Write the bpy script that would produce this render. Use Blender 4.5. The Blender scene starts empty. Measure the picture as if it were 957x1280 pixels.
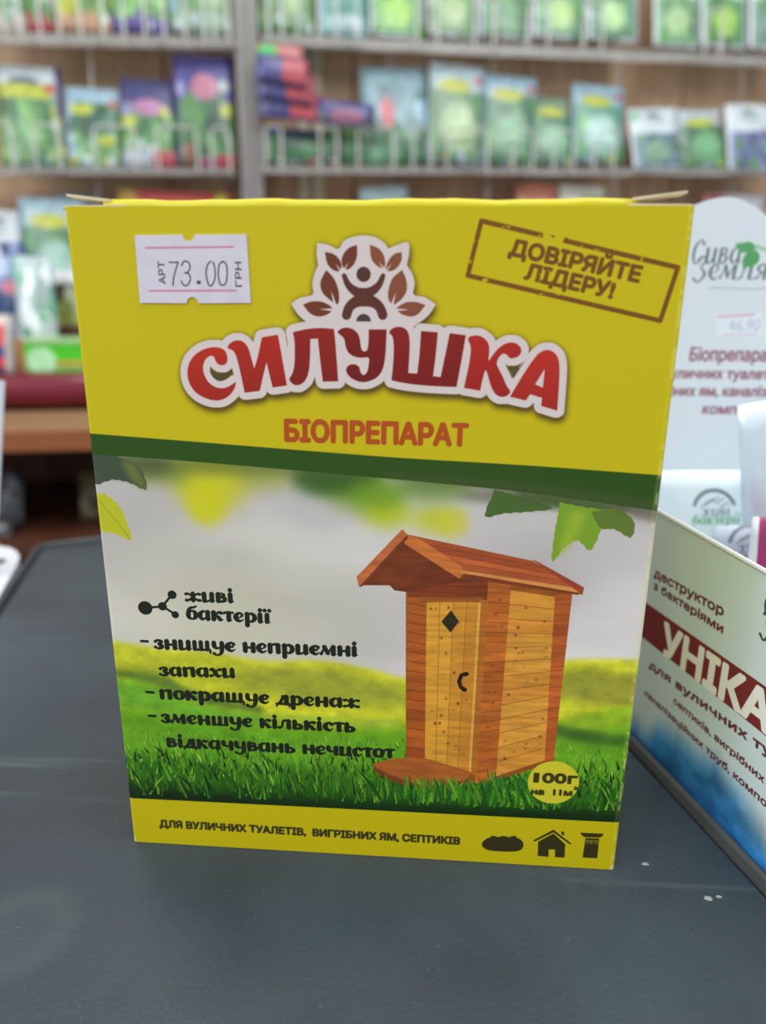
import bpy, bmesh, math, random
import numpy as np
from mathutils import Vector, Matrix

random.seed(7); np.random.seed(7)
sc = bpy.context.scene
COL = sc.collection

# ------------------------------------------------------------------ camera
PW, PH, FPX = 957.0, 1280.0, 860.0
R_CAM = np.array([[0.997608, 0.068618, 0.008367], [0.026889, -0.273694, -0.961441], [-0.063682, 0.959366, -0.274884]])      # rows: camera right, down, forward in world axes
C_CAM = np.array([0.060158, -0.11717, 0.107813])
BOX_W, BOX_H, BOX_D = 0.100, 0.12436, 0.036
cam_d = bpy.data.cameras.new('camera'); cam = bpy.data.objects.new('camera', cam_d); COL.objects.link(cam)
cam_d.sensor_fit = 'VERTICAL'; cam_d.sensor_height = 36.0; cam_d.lens = FPX * 36.0 / PH
cam_d.clip_start = 0.005; cam_d.clip_end = 50
m3 = Matrix([list(R_CAM[0]), list(-R_CAM[1]), list(-R_CAM[2])]).transposed()
cam.matrix_world = Matrix.Translation(Vector(C_CAM)) @ m3.to_4x4()
cam_d.dof.use_dof = True; cam_d.dof.focus_distance = 0.131
cam_d.dof.aperture_fstop = cam_d.lens / 2.3
sc.camera = cam

# ------------------------------------------------------------------ light and exposure: ceiling lamps, one added fill
vs = sc.view_settings
sc.display_settings.display_device = 'sRGB'
vs.view_transform = 'Standard'; vs.look = 'None'; vs.gamma = 1.0; vs.use_curve_mapping = False
vs.exposure = 0.30
wd = bpy.data.worlds.new('shop_air'); sc.world = wd; wd.use_nodes = True
wd.node_tree.nodes['Background'].inputs[0].default_value = (0.86, 0.93, 1.0, 1)
wd.node_tree.nodes['Background'].inputs[1].default_value = 0.50

def area_light(name, loc, target, sx, sy, power, col=(1, 1, 1)):
    l = bpy.data.lights.new(name, 'AREA'); l.shape = 'RECTANGLE'; l.size = sx; l.size_y = sy
    l.energy = power; l.color = col
    o = bpy.data.objects.new(name, l); COL.objects.link(o); o.location = loc
    o.rotation_euler = (Vector(target) - Vector(loc)).to_track_quat('-Z', 'Y').to_euler()
    return o
area_light('area_lamp', (-0.9, -1.1, 1.5), (0.0, 0.0, 0.0), 1.2, 0.6, 14.5, (1.0, 0.98, 0.95))
area_light('area_lamp', (0.75, -0.1, 1.5), (0.55, 1.2, 0.3), 1.2, 0.4, 15, (0.97, 0.98, 1.0))
area_light('area_lamp', (-1.5, -0.5, 1.2), (0.1, 0.0, 0.0), 0.9, 0.4, 9, (0.93, 0.97, 1.0))  # unseen fill lamp, added to brighten the display carton's side panel
area_light('area_lamp', (-0.2, 0.3, 1.75), (0.0, 0.5, 0.0), 1.3, 0.3, 7, (1.0, 0.98, 0.95))

# ------------------------------------------------------------------ geometry of sight (used to read real positions off the known planes)
def ray(px, py):
    d = R_CAM.T @ np.array([(px - PW / 2) / FPX, (py - PH / 2) / FPX, 1.0])
    return d
def on_ground(px, py, z=0.0):
    d = ray(px, py); return C_CAM + d * (z - C_CAM[2]) / d[2]
class Upright:
    """a vertical plane: origin o, unit direction e (to the right), normal n towards the camera"""
    def __init__(s, o, e):
        s.o = np.array([o[0], o[1], 0.0]); e = np.array([e[0], e[1], 0.0]); s.e = e / np.linalg.norm(e)
        s.n = np.array([s.e[1], -s.e[0], 0.0])
    def hit(s, px, py, off=0.0):
        d = ray(px, py); o = s.o + s.n * off
        P = C_CAM + d * (np.dot(o - C_CAM, s.n) / np.dot(d, s.n))
        return np.array([np.dot(P - s.o, s.e), P[2]])
    def pt(s, a, z, off=0.0):
        return Vector(s.o + s.e * a + s.n * off + np.array([0, 0, z]))
    @property
    def angle(s): return math.atan2(s.e[1], s.e[0])

# ------------------------------------------------------------------ print canvas (numpy raster for flat printed artwork)
def s2l(c): return np.where(c <= 0.04045, c / 12.92, ((c + 0.055) / 1.055) ** 2.4)
def l2s(c): return np.where(c <= 0.0031308, c * 12.92, 1.055 * np.power(np.maximum(c, 1e-9), 1 / 2.4) - 0.055)
def chaikin(p, n=2, closed=True):
    p = np.array(p, float)
    for _ in range(n):
        q = np.roll(p, -1, 0) if closed else p[1:]
        a = p if closed else p[:-1]
        r = np.empty((len(a) * 2, p.shape[1])); r[0::2] = a * .75 + q * .25; r[1::2] = a * .25 + q * .75
        if not closed: r = np.vstack([p[:1], r, p[-1:]])
        p = r
    return p
def catmull(p, n=6):
    p = np.array(p, float)
    if len(p) < 3: return p
    P = np.vstack([2 * p[0] - p[1], p, 2 * p[-1] - p[-2]]); out = []
    for i in range(1, len(P) - 2):
        for t in np.linspace(0, 1, n, endpoint=False):
            a, b, c, d = P[i - 1:i + 3]
            out.append(.5 * (2 * b + (c - a) * t + (2 * a - 5 * b + 4 * c - d) * t * t + (3 * b - a - 3 * c + d) * t ** 3))
    out.append(p[-1]); return np.array(out)
def circle(x, y, r, ry=None, n=28):
    t = np.linspace(0, 2 * math.pi, n, endpoint=False)
    return np.stack([x + r * np.cos(t), y + (ry or r) * np.sin(t)], 1)
def stroke_polys(pts):
    """pts rows (x, y, width) -> convex pieces, round joined"""
    out = []; pts = np.array(pts, float)
    for x, y, w in pts: out.append(circle(x, y, w / 2, n=12))
    for a, b in zip(pts[:-1], pts[1:]):
        d = b[:2] - a[:2]; L = np.hypot(*d)
        if L < 1e-9: continue
        q = np.array([-d[1], d[0]]) / L
        out.append(np.array([a[:2] + q * a[2] / 2, a[:2] - q * a[2] / 2, b[:2] - q * b[2] / 2, b[:2] + q * b[2] / 2]))
    return out
def blur1(a, r, ax):
    if r < 1: return a
    k = 2 * r + 1
    pad = [(0, 0)] * a.ndim; pad[ax] = (r + 1, r)
    c = np.cumsum(np.pad(a, pad, mode='edge'), axis=ax)
    hi = np.take(c, np.arange(k, c.shape[ax]), axis=ax); lo = np.take(c, np.arange(0, c.shape[ax] - k), axis=ax)
    return (hi - lo) / k
def blur(a, r, n=2):
    r = int(round(r))
    for _ in range(n): a = blur1(blur1(a, r, 0), r, 1)
    return a
def dilate(a, r):
    out = a.copy(); H, W = a.shape
    n = max(8, int(r * 5))
    for rr in ([r] if r < 4 else [r, r * .6]):
        for k in range(n):
            dx, dy = rr * math.cos(2 * math.pi * k / n), rr * math.sin(2 * math.pi * k / n)
            ix, iy = int(round(dx)), int(round(dy))
            if r < 3:   # sub-texel: bilinear shift
                fx, fy = math.floor(dx), math.floor(dy); ux, uy = dx - fx, dy - fy
                s = sum(wt * shift(a, fx + ox, fy + oy) for ox, oy, wt in ((0, 0, (1 - ux) * (1 - uy)), (1, 0, ux * (1 - uy)), (0, 1, (1 - ux) * uy), (1, 1, ux * uy)) if wt > 1e-3)
            else: s = shift(a, ix, iy)
            np.maximum(out, s, out=out)
    return out
def shift(a, dx, dy):
    o = np.zeros_like(a); H, W = a.shape
    o[max(0, dy):H + min(0, dy), max(0, dx):W + min(0, dx)] = a[max(0, -dy):H - max(0, dy), max(0, -dx):W - max(0, dx)]
    return o
def noise(h, w, cell, oct=3, seed=0):
    rs = np.random.RandomState(seed); out = np.zeros((h, w)); amp = 1; tot = 0
    cx, cy = cell if isinstance(cell, tuple) else (cell, cell)
    for o in range(oct):
        gx, gy = max(2, int(w / cx) + 3), max(2, int(h / cy) + 3)
        g = rs.rand(gy, gx)
        X = np.linspace(0, min(w / cx, gx - 1.001), w); Y = np.linspace(0, min(h / cy, gy - 1.001), h)
        xi = np.minimum(X.astype(int), gx - 2); yi = np.minimum(Y.astype(int), gy - 2)
        fx = X - xi; fy = (Y - yi)[:, None]; fx = fx * fx * (3 - 2 * fx); fy = fy * fy * (3 - 2 * fy)
        r0 = g[yi][:, xi] * (1 - fx) + g[yi][:, xi + 1] * fx; r1 = g[yi + 1][:, xi] * (1 - fx) + g[yi + 1][:, xi + 1] * fx
        out += amp * (r0 * (1 - fy) + r1 * fy); tot += amp; amp *= .5; cx = max(1, cx / 2); cy = max(1, cy / 2)
    return out / tot

class Canvas:
    def __init__(s, x0, y0, x1, y1, ppm, col):
        s.x0, s.y0, s.ppm = x0, y0, ppm
        s.W, s.H = int(round((x1 - x0) * ppm)), int(round((y1 - y0) * ppm))
        s.x1, s.y1 = x0 + s.W / ppm, y0 + s.H / ppm
        s.a = np.empty((s.H, s.W, 3), np.float32); s.a[:] = np.array(col, float) / 255
        s.map = None
    def tp(s, p):
        p = np.array(p, float)[:, :2]
        return np.stack([(p[:, 0] - s.x0) * s.ppm, (p[:, 1] - s.y0) * s.ppm], 1)
    def cov(s, polys, pad=2, orient=True, ss=4):
        P = [s.tp(p) for p in polys]
        al = np.vstack(P)
        bx0 = max(0, int(al[:, 0].min()) - pad); bx1 = min(s.W, int(al[:, 0].max()) + 2 + pad)
        by0 = max(0, int(al[:, 1].min()) - pad); by1 = min(s.H, int(al[:, 1].max()) + 2 + pad)
        if bx1 <= bx0 or by1 <= by0: return None
        w, h = bx1 - bx0, by1 - by0
        acc = np.zeros((h * ss, w + 2))
        for p in P:
            q = np.roll(p, -1, 0)
            if orient and (p[:, 0] * q[:, 1] - q[:, 0] * p[:, 1]).sum() < 0: p = p[::-1]; q = np.roll(p, -1, 0)
            X0 = p[:, 0] - bx0; Y0 = (p[:, 1] - by0) * ss; X1 = q[:, 0] - bx0; Y1 = (q[:, 1] - by0) * ss
            for a, b, c, d in zip(X0, Y0, X1, Y1):
                if b == d: continue
                sg = 1.0 if d > b else -1.0
                lo, hi = (b, d) if d > b else (d, b)
                r0 = max(0, math.ceil(lo - .5)); r1 = min(h * ss, math.ceil(hi - .5))
                if r1 <= r0: continue
                r = np.arange(r0, r1)
                x = np.clip(a + (r + .5 - b) * (c - a) / (d - b), 0, w + .999)
                xi = x.astype(int); f = x - xi
                acc[r, xi] += sg * (1 - f); ok = xi + 1 < w + 2
                acc[r[ok], xi[ok] + 1] += sg * f[ok]
        cv = np.minimum(np.abs(np.cumsum(acc, 1)[:, :w]), 1).reshape(h, ss, w).mean(1)
        return cv, bx0, by0
    def put(s, C, col, alpha=1.0):
        if C is None: return
        cv, bx, by = C; h, w = cv.shape
        t = s.a[by:by + h, bx:bx + w]
        c = (np.array(col, float) / 255) if not isinstance(col, np.ndarray) or col.ndim == 1 else col / 255
        k = (cv * alpha)[..., None]
        t[:] = t * (1 - k) + c * k
    def fill(s, polys, col, alpha=1.0, soft=0, orient=True):
        pad = 2 + int(soft * s.ppm * 2.5)
        C = s.cov(polys, pad, orient)
        if C is None: return
        if soft: C = (blur(C[0], soft * s.ppm), C[1], C[2])
        s.put(C, col, alpha)
    def image(s, name, gain=1.0):
        lin = np.clip(s2l(np.clip(s.a.astype(np.float64), 0, 1)) * gain, 0, 0.94)
        out = np.ones((s.H, s.W, 4), np.float32); out[..., :3] = l2s(lin)
        im = bpy.data.images.new(name, s.W, s.H); im.pixels.foreach_set(out.ravel()); im.update(); im.pack()
        return im

GLY = {}
def text_tris(body):
    if body in GLY: return GLY[body]
    c = bpy.data.curves.new('t', 'FONT'); c.body = body; c.size = 1; c.resolution_u = 4
    o = bpy.data.objects.new('t', c); COL.objects.link(o)
    dg = bpy.context.evaluated_depsgraph_get(); cu = o.evaluated_get(dg).to_curve(dg); tr = []
    for sp in cu.splines:                       # outlines of the glyphs, sampled
        bp = sp.bezier_points; P = []
        for a, b in zip(bp, list(bp[1:]) + [bp[0]]):
            p0, p1, p2, p3 = [np.array(x[:2]) for x in (a.co, a.handle_right, b.handle_left, b.co)]
            for t in (0, .25, .5, .75): P.append(p0 * (1 - t) ** 3 + 3 * p1 * t * (1 - t) ** 2 + 3 * p2 * t * t * (1 - t) + p3 * t ** 3)
        tr.append(np.array(P))
    v = np.vstack(tr); o.to_curve_clear(); bpy.data.objects.remove(o); bpy.data.curves.remove(c)
    GLY[body] = (tr, v[:, 0].min(), v[:, 0].max()); return GLY[body]
CAP = np.vstack(text_tris('H')[0])[:, 1].max()
def affine_text(body, p0, p1, h, slant=0.0):
    """p0, p1: ends of the baseline (mm), h: cap height (mm)"""
    tr, xa, xb = text_tris(body); p0 = np.array(p0, float); p1 = np.array(p1, float)
    e = p1 - p0; n = np.array([-e[1], e[0]]); n = n / np.linalg.norm(n) * h / CAP; e = e / (xb - xa)
    return [p0 + (t[:, :1] - xa + t[:, 1:] * slant) * e + t[:, 1:] * n for t in tr]
def put_text(cv, body, p0, p1, h, col, bold=0.0, alpha=1, slant=0, soft=0, grain=None):
    C = cv.cov(affine_text(body, p0, p1, h, slant), pad=3 + int(bold * cv.ppm), orient=False)
    if C is None: return
    a = C[0]
    if bold: a = dilate(a, bold * cv.ppm)
    if soft: a = blur(a, soft * cv.ppm)
    if grain is not None: a = a * grain[C[2]:C[2] + a.shape[0], C[1]:C[1] + a.shape[1]]
    cv.put((a, C[1], C[2]), col, alpha)

# heavy upright-cursive lettering, strokes (x, y, width) on an x-height of 1
def V(x, y0=0.0, y1=1.0, w=.3): return [(x, y1 - w * .45, w), (x, y0 + w * .45, w)]
RING = [(.44, .95, .13), (.2, .78, .24), (.15, .5, .3), (.2, .22, .24), (.44, .05, .13), (.68, .22, .24), (.73, .5, .3), (.68, .78, .24), (.44, .95, .13)]
SCRIPT = {
 'і': (.5, [V(.2), [(.2, .12, .2), (.42, .1, .08)], [(.02, .86, .06), (.2, .9, .1)], [(.2, 1.32, .27), (.21, 1.34, .27)]]),
 'ї': (.55, [V(.24), [(.24, .12, .2), (.46, .1, .08)], [(.06, 1.32, .25), (.07, 1.32, .25)], [(.42, 1.32, .25), (.43, 1.32, .25)]]),
 'и': (1.06, [V(.2), V(.78), [(.2, .14, .22), (.45, .06, .14), (.76, .4, .08)], [(0, .84, .06), (.18, .92, .12)], [(.78, .1, .16), (1.0, .12, .06)]]),
 'н': (1.06, [V(.2), V(.8), [(.2, .5, .16), (.8, .5, .16)], [(0, .84, .06), (.18, .92, .12)], [(.8, .1, .16), (1.0, .12, .06)]]),
 'п': (1.06, [V(.2), V(.8), [(.2, .66, .1), (.5, .95, .16), (.8, .84, .28)], [(0, .84, .06), (.18, .92, .12)], [(.8, .1, .16), (1.0, .12, .06)]]),
 'т': (.8, [V(.4), [(.02, .74, .08), (.1, .9, .16), (.72, .92, .16)], [(.4, .1, .16), (.64, .12, .06)]]),
 'а': (1.02, [[(.66, .84, .1), (.4, .94, .15), (.17, .66, .28), (.16, .36, .28), (.34, .07, .17), (.66, .32, .1)], V(.76), [(.76, .1, .16), (.98, .12, .06)]]),
 'о': (.9, [RING]),
 'е': (.82, [[(.2, .42, .1), (.52, .5, .1), (.64, .74, .18), (.44, .94, .14), (.17, .66, .28), (.17, .34, .3), (.42, .06, .17), (.74, .24, .07)]]),
 'є': (.82, [[(.66, .78, .22), (.46, .94, .14), (.18, .66, .29), (.18, .34, .3), (.45, .06, .17), (.74, .24, .07)], [(.2, .5, .14), (.56, .52, .16)]]),
 'с': (.8, [[(.64, .76, .24), (.46, .94, .14), (.18, .66, .29), (.18, .34, .3), (.45, .06, .17), (.72, .26, .07)]]),
 'з': (.8, [[(.12, .78, .2), (.34, .94, .14), (.58, .76, .24), (.34, .53, .13), (.6, .3, .29), (.38, .05, .16), (.08, .2, .18)]]),
 'у': (1.02, [[(.18, .88, .28), (.2, .5, .28), (.42, .3, .16), (.72, .45, .1)], [(.78, .86, .29), (.76, .1, .27), (.62, -.32, .17), (.35, -.42, .13), (.14, -.26, .2)]]),
 'щ': (1.5, [V(.2, w=.27), V(.68, w=.27), V(1.16, w=.27), [(.2, .12, .2), (.45, .07, .15), (.68, .12, .2), (.93, .07, .15), (1.16, .12, .2), (1.38, .08, .12), (1.36, -.2, .14)]]),
 'ш': (1.4, [V(.2, w=.27), V(.68, w=.27), V(1.16, w=.27), [(.2, .12, .2), (.45, .07, .15), (.68, .12, .2), (.93, .07, .15), (1.16, .12, .2), (1.36, .14, .06)]]),
 'р': (1.02, [V(.22, -.46, 1), [(.26, .66, .1), (.52, .94, .16), (.78, .66, .28), (.78, .34, .28), (.54, .06, .15), (.28, .26, .1)], [(0, .84, .06), (.2, .92, .12)]]),
 'м': (1.25, [[(.06, .12, .2), (.2, .5, .12), (.28, .86, .16)], [(.3, .86, .28), (.55, .2, .26)], [(.55, .2, .12), (.86, .84, .14)], V(.96), [(.96, .1, .16), (1.18, .12, .06)]]),
 'х': (.95, [[(.06, .78, .16), (.24, .88, .22), (.44, .5, .28), (.62, .12, .22), (.86, .2, .12)], [(.82, .84, .22), (.62, .78, .12), (.3, .24, .12), (.1, .14, .22)]]),
 'к': (.98, [V(.2), [(.3, .48, .1), (.54, .86, .16), (.78, .84, .25)], [(.34, .54, .16), (.58, .34, .26), (.7, .1, .22), (.92, .14, .07)], [(0, .84, .06), (.18, .92, .12)]]),
 'д': (1.02, [V(.74), [(.48, .86, .16), (.36, .4, .2), (.2, .1, .18)], [(.46, .9, .18), (.74, .9, .2)], [(.02, .07, .16), (.98, .07, .16)], [(.04, .05, .14), (.02, -.2, .12)], [(.95, .05, .14), (.96, -.2, .12)]]),
 'ж': (1.25, [V(.6, w=.26), [(.08, .8, .2), (.28, .82, .14), (.56, .5, .14), (.3, .18, .16), (.08, .14, .2)], [(1.12, .8, .2), (.92, .82, .14), (.64, .5, .14), (.9, .18, .16), (1.12, .14, .2)]]),
 'в': (.92, [V(.2), [(.2, .92, .14), (.52, .92, .14), (.64, .74, .2), (.4, .54, .13)], [(.4, .54, .13), (.68, .46, .2), (.7, .26, .26), (.46, .06, .15), (.2, .08, .12)]]),
 'б': (.92, [RING, [(.17, .5, .28), (.17, .95, .22), (.36, 1.24, .17), (.62, 1.3, .15), (.78, 1.42, .12)]]),
 'л': (1.04, [[(.06, .12, .22), (.24, .2, .14), (.32, .6, .16), (.4, .9, .16), (.78, .9, .2)], V(.78), [(.78, .1, .16), (1.0, .12, .06)]]),
 'ь': (.9, [V(.2), [(.2, .56, .12), (.5, .56, .15), (.7, .3, .28), (.48, .06, .15), (.2, .08, .14)], [(0, .84, .06), (.18, .92, .12)]]),
 'ч': (1.02, [[(.18, .88, .28), (.2, .6, .28), (.42, .4, .16), (.74, .52, .1)], V(.78), [(.78, .1, .16), (1.0, .12, .06)]]),
 '-': (.62, [[(.05, .45, .14), (.45, .45, .14)]]),
 ' ': (.5, []),
 'С': (1.05, [[(.85, 1.1, .24), (.6, 1.36, .13), (.22, 1.05, .22), (.14, .55, .26), (.3, .1, .17), (.6, .05, .12), (.88, .3, .07)]]),
 'З': (.95, [[(.12, 1.15, .2), (.4, 1.36, .13), (.7, 1.1, .22), (.4, .78, .12), (.75, .35, .25), (.4, -.1, .14), (.05, .1, .2)]]),
 'я': (1.0, [V(.74), [(.74, .92, .14), (.4, .92, .15), (.24, .7, .25), (.5, .48, .14), (.74, .5, .12)], [(.5, .48, .14), (.3, .2, .16), (.06, .12, .16)]]),
}
def put_script(cv, body, p0, p1, xh, col, light=1.0, slant=0.0, alpha=1, soft=0):
    p0 = np.array(p0, float); p1 = np.array(p1, float)
    wd_ = sum(SCRIPT[c][0] for c in body) - .06
    e = p1 - p0; n = np.array([-e[1], e[0]]); n = n / np.linalg.norm(n) * xh; e = e / wd_
    sx = np.linalg.norm(e); P = []; x = 0
    for c in body:
        ad, st = SCRIPT[c]
        for s_ in st:
            k = catmull(s_, 5)
            q = p0 + (k[:, :1] + x + k[:, 1:2] * slant) * e + k[:, 1:2] * n
            P += stroke_polys(np.hstack([q, k[:, 2:] * light * (sx + xh) / 2]))
        x += ad
    C = cv.cov(P)
    if C is None: return
    a = blur(C[0], soft * cv.ppm) if soft else C[0]
    cv.put((a, C[1], C[2]), col, alpha)

# ------------------------------------------------------------------ materials
def principled(name, rough=.5, spec=.5):
    m = bpy.data.materials.new(name); m.use_nodes = True
    b = m.node_tree.nodes['Principled BSDF']; b.inputs['Roughness'].default_value = rough
    b.inputs['Specular IOR Level'].default_value = spec
    return m, b, m.node_tree.nodes, m.node_tree.links
def lin(c): return tuple(s2l(np.array(c[:3], float) / 255)) + (1,)
MATS = {}
def plain(name, col, rough=.5, spec=.5, metal=0, scale=60.0, var=.12, bump=0.0, stretch=(1, 1, 1)):
    """plain colour with a faint procedural mottling"""
    if name in MATS: return MATS[name]
    m, b, N, L = principled(name, rough, spec); b.inputs['Metallic'].default_value = metal
    tc = N.new('ShaderNodeTexCoord'); mp = N.new('ShaderNodeMapping'); mp.inputs['Scale'].default_value = stretch
    nz = N.new('ShaderNodeTexNoise'); nz.inputs['Scale'].default_value = scale; nz.inputs['Detail'].default_value = 4
    L.new(tc.outputs['Object'], mp.inputs[0]); L.new(mp.outputs[0], nz.inputs['Vector'])
    cr = N.new('ShaderNodeValToRGB'); c = np.array(lin(col)[:3])
    cr.color_ramp.elements[0].position = .3; cr.color_ramp.elements[1].position = .7
    cr.color_ramp.elements[0].color = tuple(c * (1 - var)) + (1,); cr.color_ramp.elements[1].color = tuple(np.minimum(c * (1 + var), 1)) + (1,)
    L.new(nz.outputs['Fac'], cr.inputs[0]); L.new(cr.outputs[0], b.inputs['Base Color'])
    if bump:
        bp = N.new('ShaderNodeBump'); bp.inputs['Strength'].default_value = bump; bp.inputs['Distance'].default_value = .001
        L.new(nz.outputs['Fac'], bp.inputs['Height']); L.new(bp.outputs[0], b.inputs['Normal'])
    MATS[name] = m; return m
def printed(name, img, rough=.45, spec=.4, wrinkle=0.0):
    m, b, N, L = principled(name, rough, spec)
    t = N.new('ShaderNodeTexImage'); t.image = img; t.extension = 'EXTEND'
    L.new(t.outputs[0], b.inputs['Base Color'])
    if wrinkle:
        tc = N.new('ShaderNodeTexCoord'); nz = N.new('ShaderNodeTexNoise'); nz.inputs['Scale'].default_value = 28
        L.new(tc.outputs['Object'], nz.inputs['Vector'])
        bp = N.new('ShaderNodeBump'); bp.inputs['Strength'].default_value = wrinkle; bp.inputs['Distance'].default_value = .004
        L.new(nz.outputs['Fac'], bp.inputs['Height']); L.new(bp.outputs[0], b.inputs['Normal'])
    return m
def wood(name, c0, c1, rough=.5, axis='Z', scale=3.0):
    m, b, N, L = principled(name, rough, .3)
    tc = N.new('ShaderNodeTexCoord'); mp = N.new('ShaderNodeMapping')
    mp.inputs['Scale'].default_value = {'Z': (14, 14, 1.2), 'X': (1.2, 14, 14)}[axis]
    nz = N.new('ShaderNodeTexNoise'); nz.inputs['Scale'].default_value = scale; nz.inputs['Detail'].default_value = 8; nz.inputs['Distortion'].default_value = .6
    oi = N.new('ShaderNodeObjectInfo'); ad = N.new('ShaderNodeVectorMath'); ad.operation = 'ADD'
    sc_ = N.new('ShaderNodeVectorMath'); sc_.operation = 'SCALE'; sc_.inputs['Scale'].default_value = 9
    cb = N.new('ShaderNodeCombineXYZ'); L.new(oi.outputs['Random'], cb.inputs[0]); L.new(oi.outputs['Random'], cb.inputs[2])
    L.new(cb.outputs[0], sc_.inputs[0])
    L.new(tc.outputs['Object'], ad.inputs[0]); L.new(sc_.outputs[0], ad.inputs[1]); L.new(ad.outputs[0], mp.inputs[0]); L.new(mp.outputs[0], nz.inputs['Vector'])
    cr = N.new('ShaderNodeValToRGB'); cr.color_ramp.elements[0].color = lin(c0); cr.color_ramp.elements[1].color = lin(c1)
    cr.color_ramp.elements[0].position = .3; cr.color_ramp.elements[1].position = .7
    L.new(nz.outputs['Fac'], cr.inputs[0]); L.new(cr.outputs[0], b.inputs['Base Color'])
    bp = N.new('ShaderNodeBump'); bp.inputs['Strength'].default_value = .15; bp.inputs['Distance'].default_value = .001
    L.new(nz.outputs['Fac'], bp.inputs['Height']); L.new(bp.outputs[0], b.inputs['Normal'])
    return m

# ------------------------------------------------------------------ object helpers
def obj(name, bm, mat, parent=None, smooth=False):
    me = bpy.data.meshes.new(name); bmesh.ops.recalc_face_normals(bm, faces=bm.faces); bm.to_mesh(me); bm.free()
    for m in (mat if isinstance(mat, (list, tuple)) else [mat]): me.materials.append(m)
    if smooth:
        for p in me.polygons: p.use_smooth = True
    o = bpy.data.objects.new(name, me); COL.objects.link(o)
    if parent: o.parent = parent
    return o
def thing(name, label, cat, loc=(0, 0, 0), rotz=0.0, group=None):
    o = bpy.data.objects.new(name, None); COL.objects.link(o); o.location = loc; o.rotation_euler = (0, 0, rotz)
    o.empty_display_size = .01
    tag(o, label, cat, group); return o
def tag(o, label, cat, group=None):
    o['label'] = label; o['category'] = cat
    if group: o['group'] = group
    return o
def struct(o): o['kind'] = 'structure'; return o
def box_bm(x0, y0, z0, x1, y1, z1, bev=0.0, seg=2, bm=None):
    bm = bm or bmesh.new()
    r = bmesh.ops.create_cube(bm, size=1.0)
    for v in r['verts']:
        v.co = Vector((x0 + (v.co.x + .5) * (x1 - x0), y0 + (v.co.y + .5) * (y1 - y0), z0 + (v.co.z + .5) * (z1 - z0)))
    if bev:
        es = list({e for v in r['verts'] for e in v.link_edges})
        bmesh.ops.bevel(bm, geom=es, offset=bev, segments=seg, profile=.5, affect='EDGES')
    return bm
def tube_bm(path, r, n=8, bm=None, closed=False):
    bm = bm or bmesh.new(); path = [Vector(p) for p in path]; rings = []
    for i, p in enumerate(path):
        a = path[i - 1] if i else (path[-1] if closed else p); b = path[(i + 1) % len(path)] if (i < len(path) - 1 or closed) else p
        t = (b - a).normalized(); u = t.orthogonal().normalized() if i == 0 else (rings_u - t * rings_u.dot(t)).normalized()
        rings_u = u; w = t.cross(u)
        rings.append([bm.verts.new(p + u * r * math.cos(2 * math.pi * k / n) + w * r * math.sin(2 * math.pi * k / n)) for k in range(n)])
    m = len(rings)
    for i in range(m if closed else m - 1):
        A, B = rings[i], rings[(i + 1) % m]
        for k in range(n): bm.faces.new((A[k], A[(k + 1) % n], B[(k + 1) % n], B[k]))
    if not closed: bm.faces.new(rings[0][::-1]); bm.faces.new(rings[-1])
    return bm
def plate_bm(outline, thick, uvbox=None, bevel=0.0):
    """outline in (x, z); plate standing in the XZ plane, front at y = 0, back at y = thick"""
    bm = bmesh.new(); uv = bm.loops.layers.uv.new('UVMap')
    f = [bm.verts.new((x, 0, z)) for x, z in outline]; b = [bm.verts.new((x, thick, z)) for x, z in outline]
    bm.faces.new(f); bm.faces.new(b[::-1])
    for i in range(len(f)):
        j = (i + 1) % len(f); bm.faces.new((f[j], f[i], b[i], b[j]))
    if bevel:
        es = [e for e in bm.edges if abs(e.verts[0].co.y - e.verts[1].co.y) < 1e-9]
        bmesh.ops.bevel(bm, geom=es, offset=bevel, segments=2, profile=.5, affect='EDGES')
    if uvbox:
        x0, z0, x1, z1 = uvbox
        for fc in bm.faces:
            for l in fc.loops: l[uv].uv = ((l.vert.co.x - x0) / (x1 - x0), (l.vert.co.z - z0) / (z1 - z0))
    return bm
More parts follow.
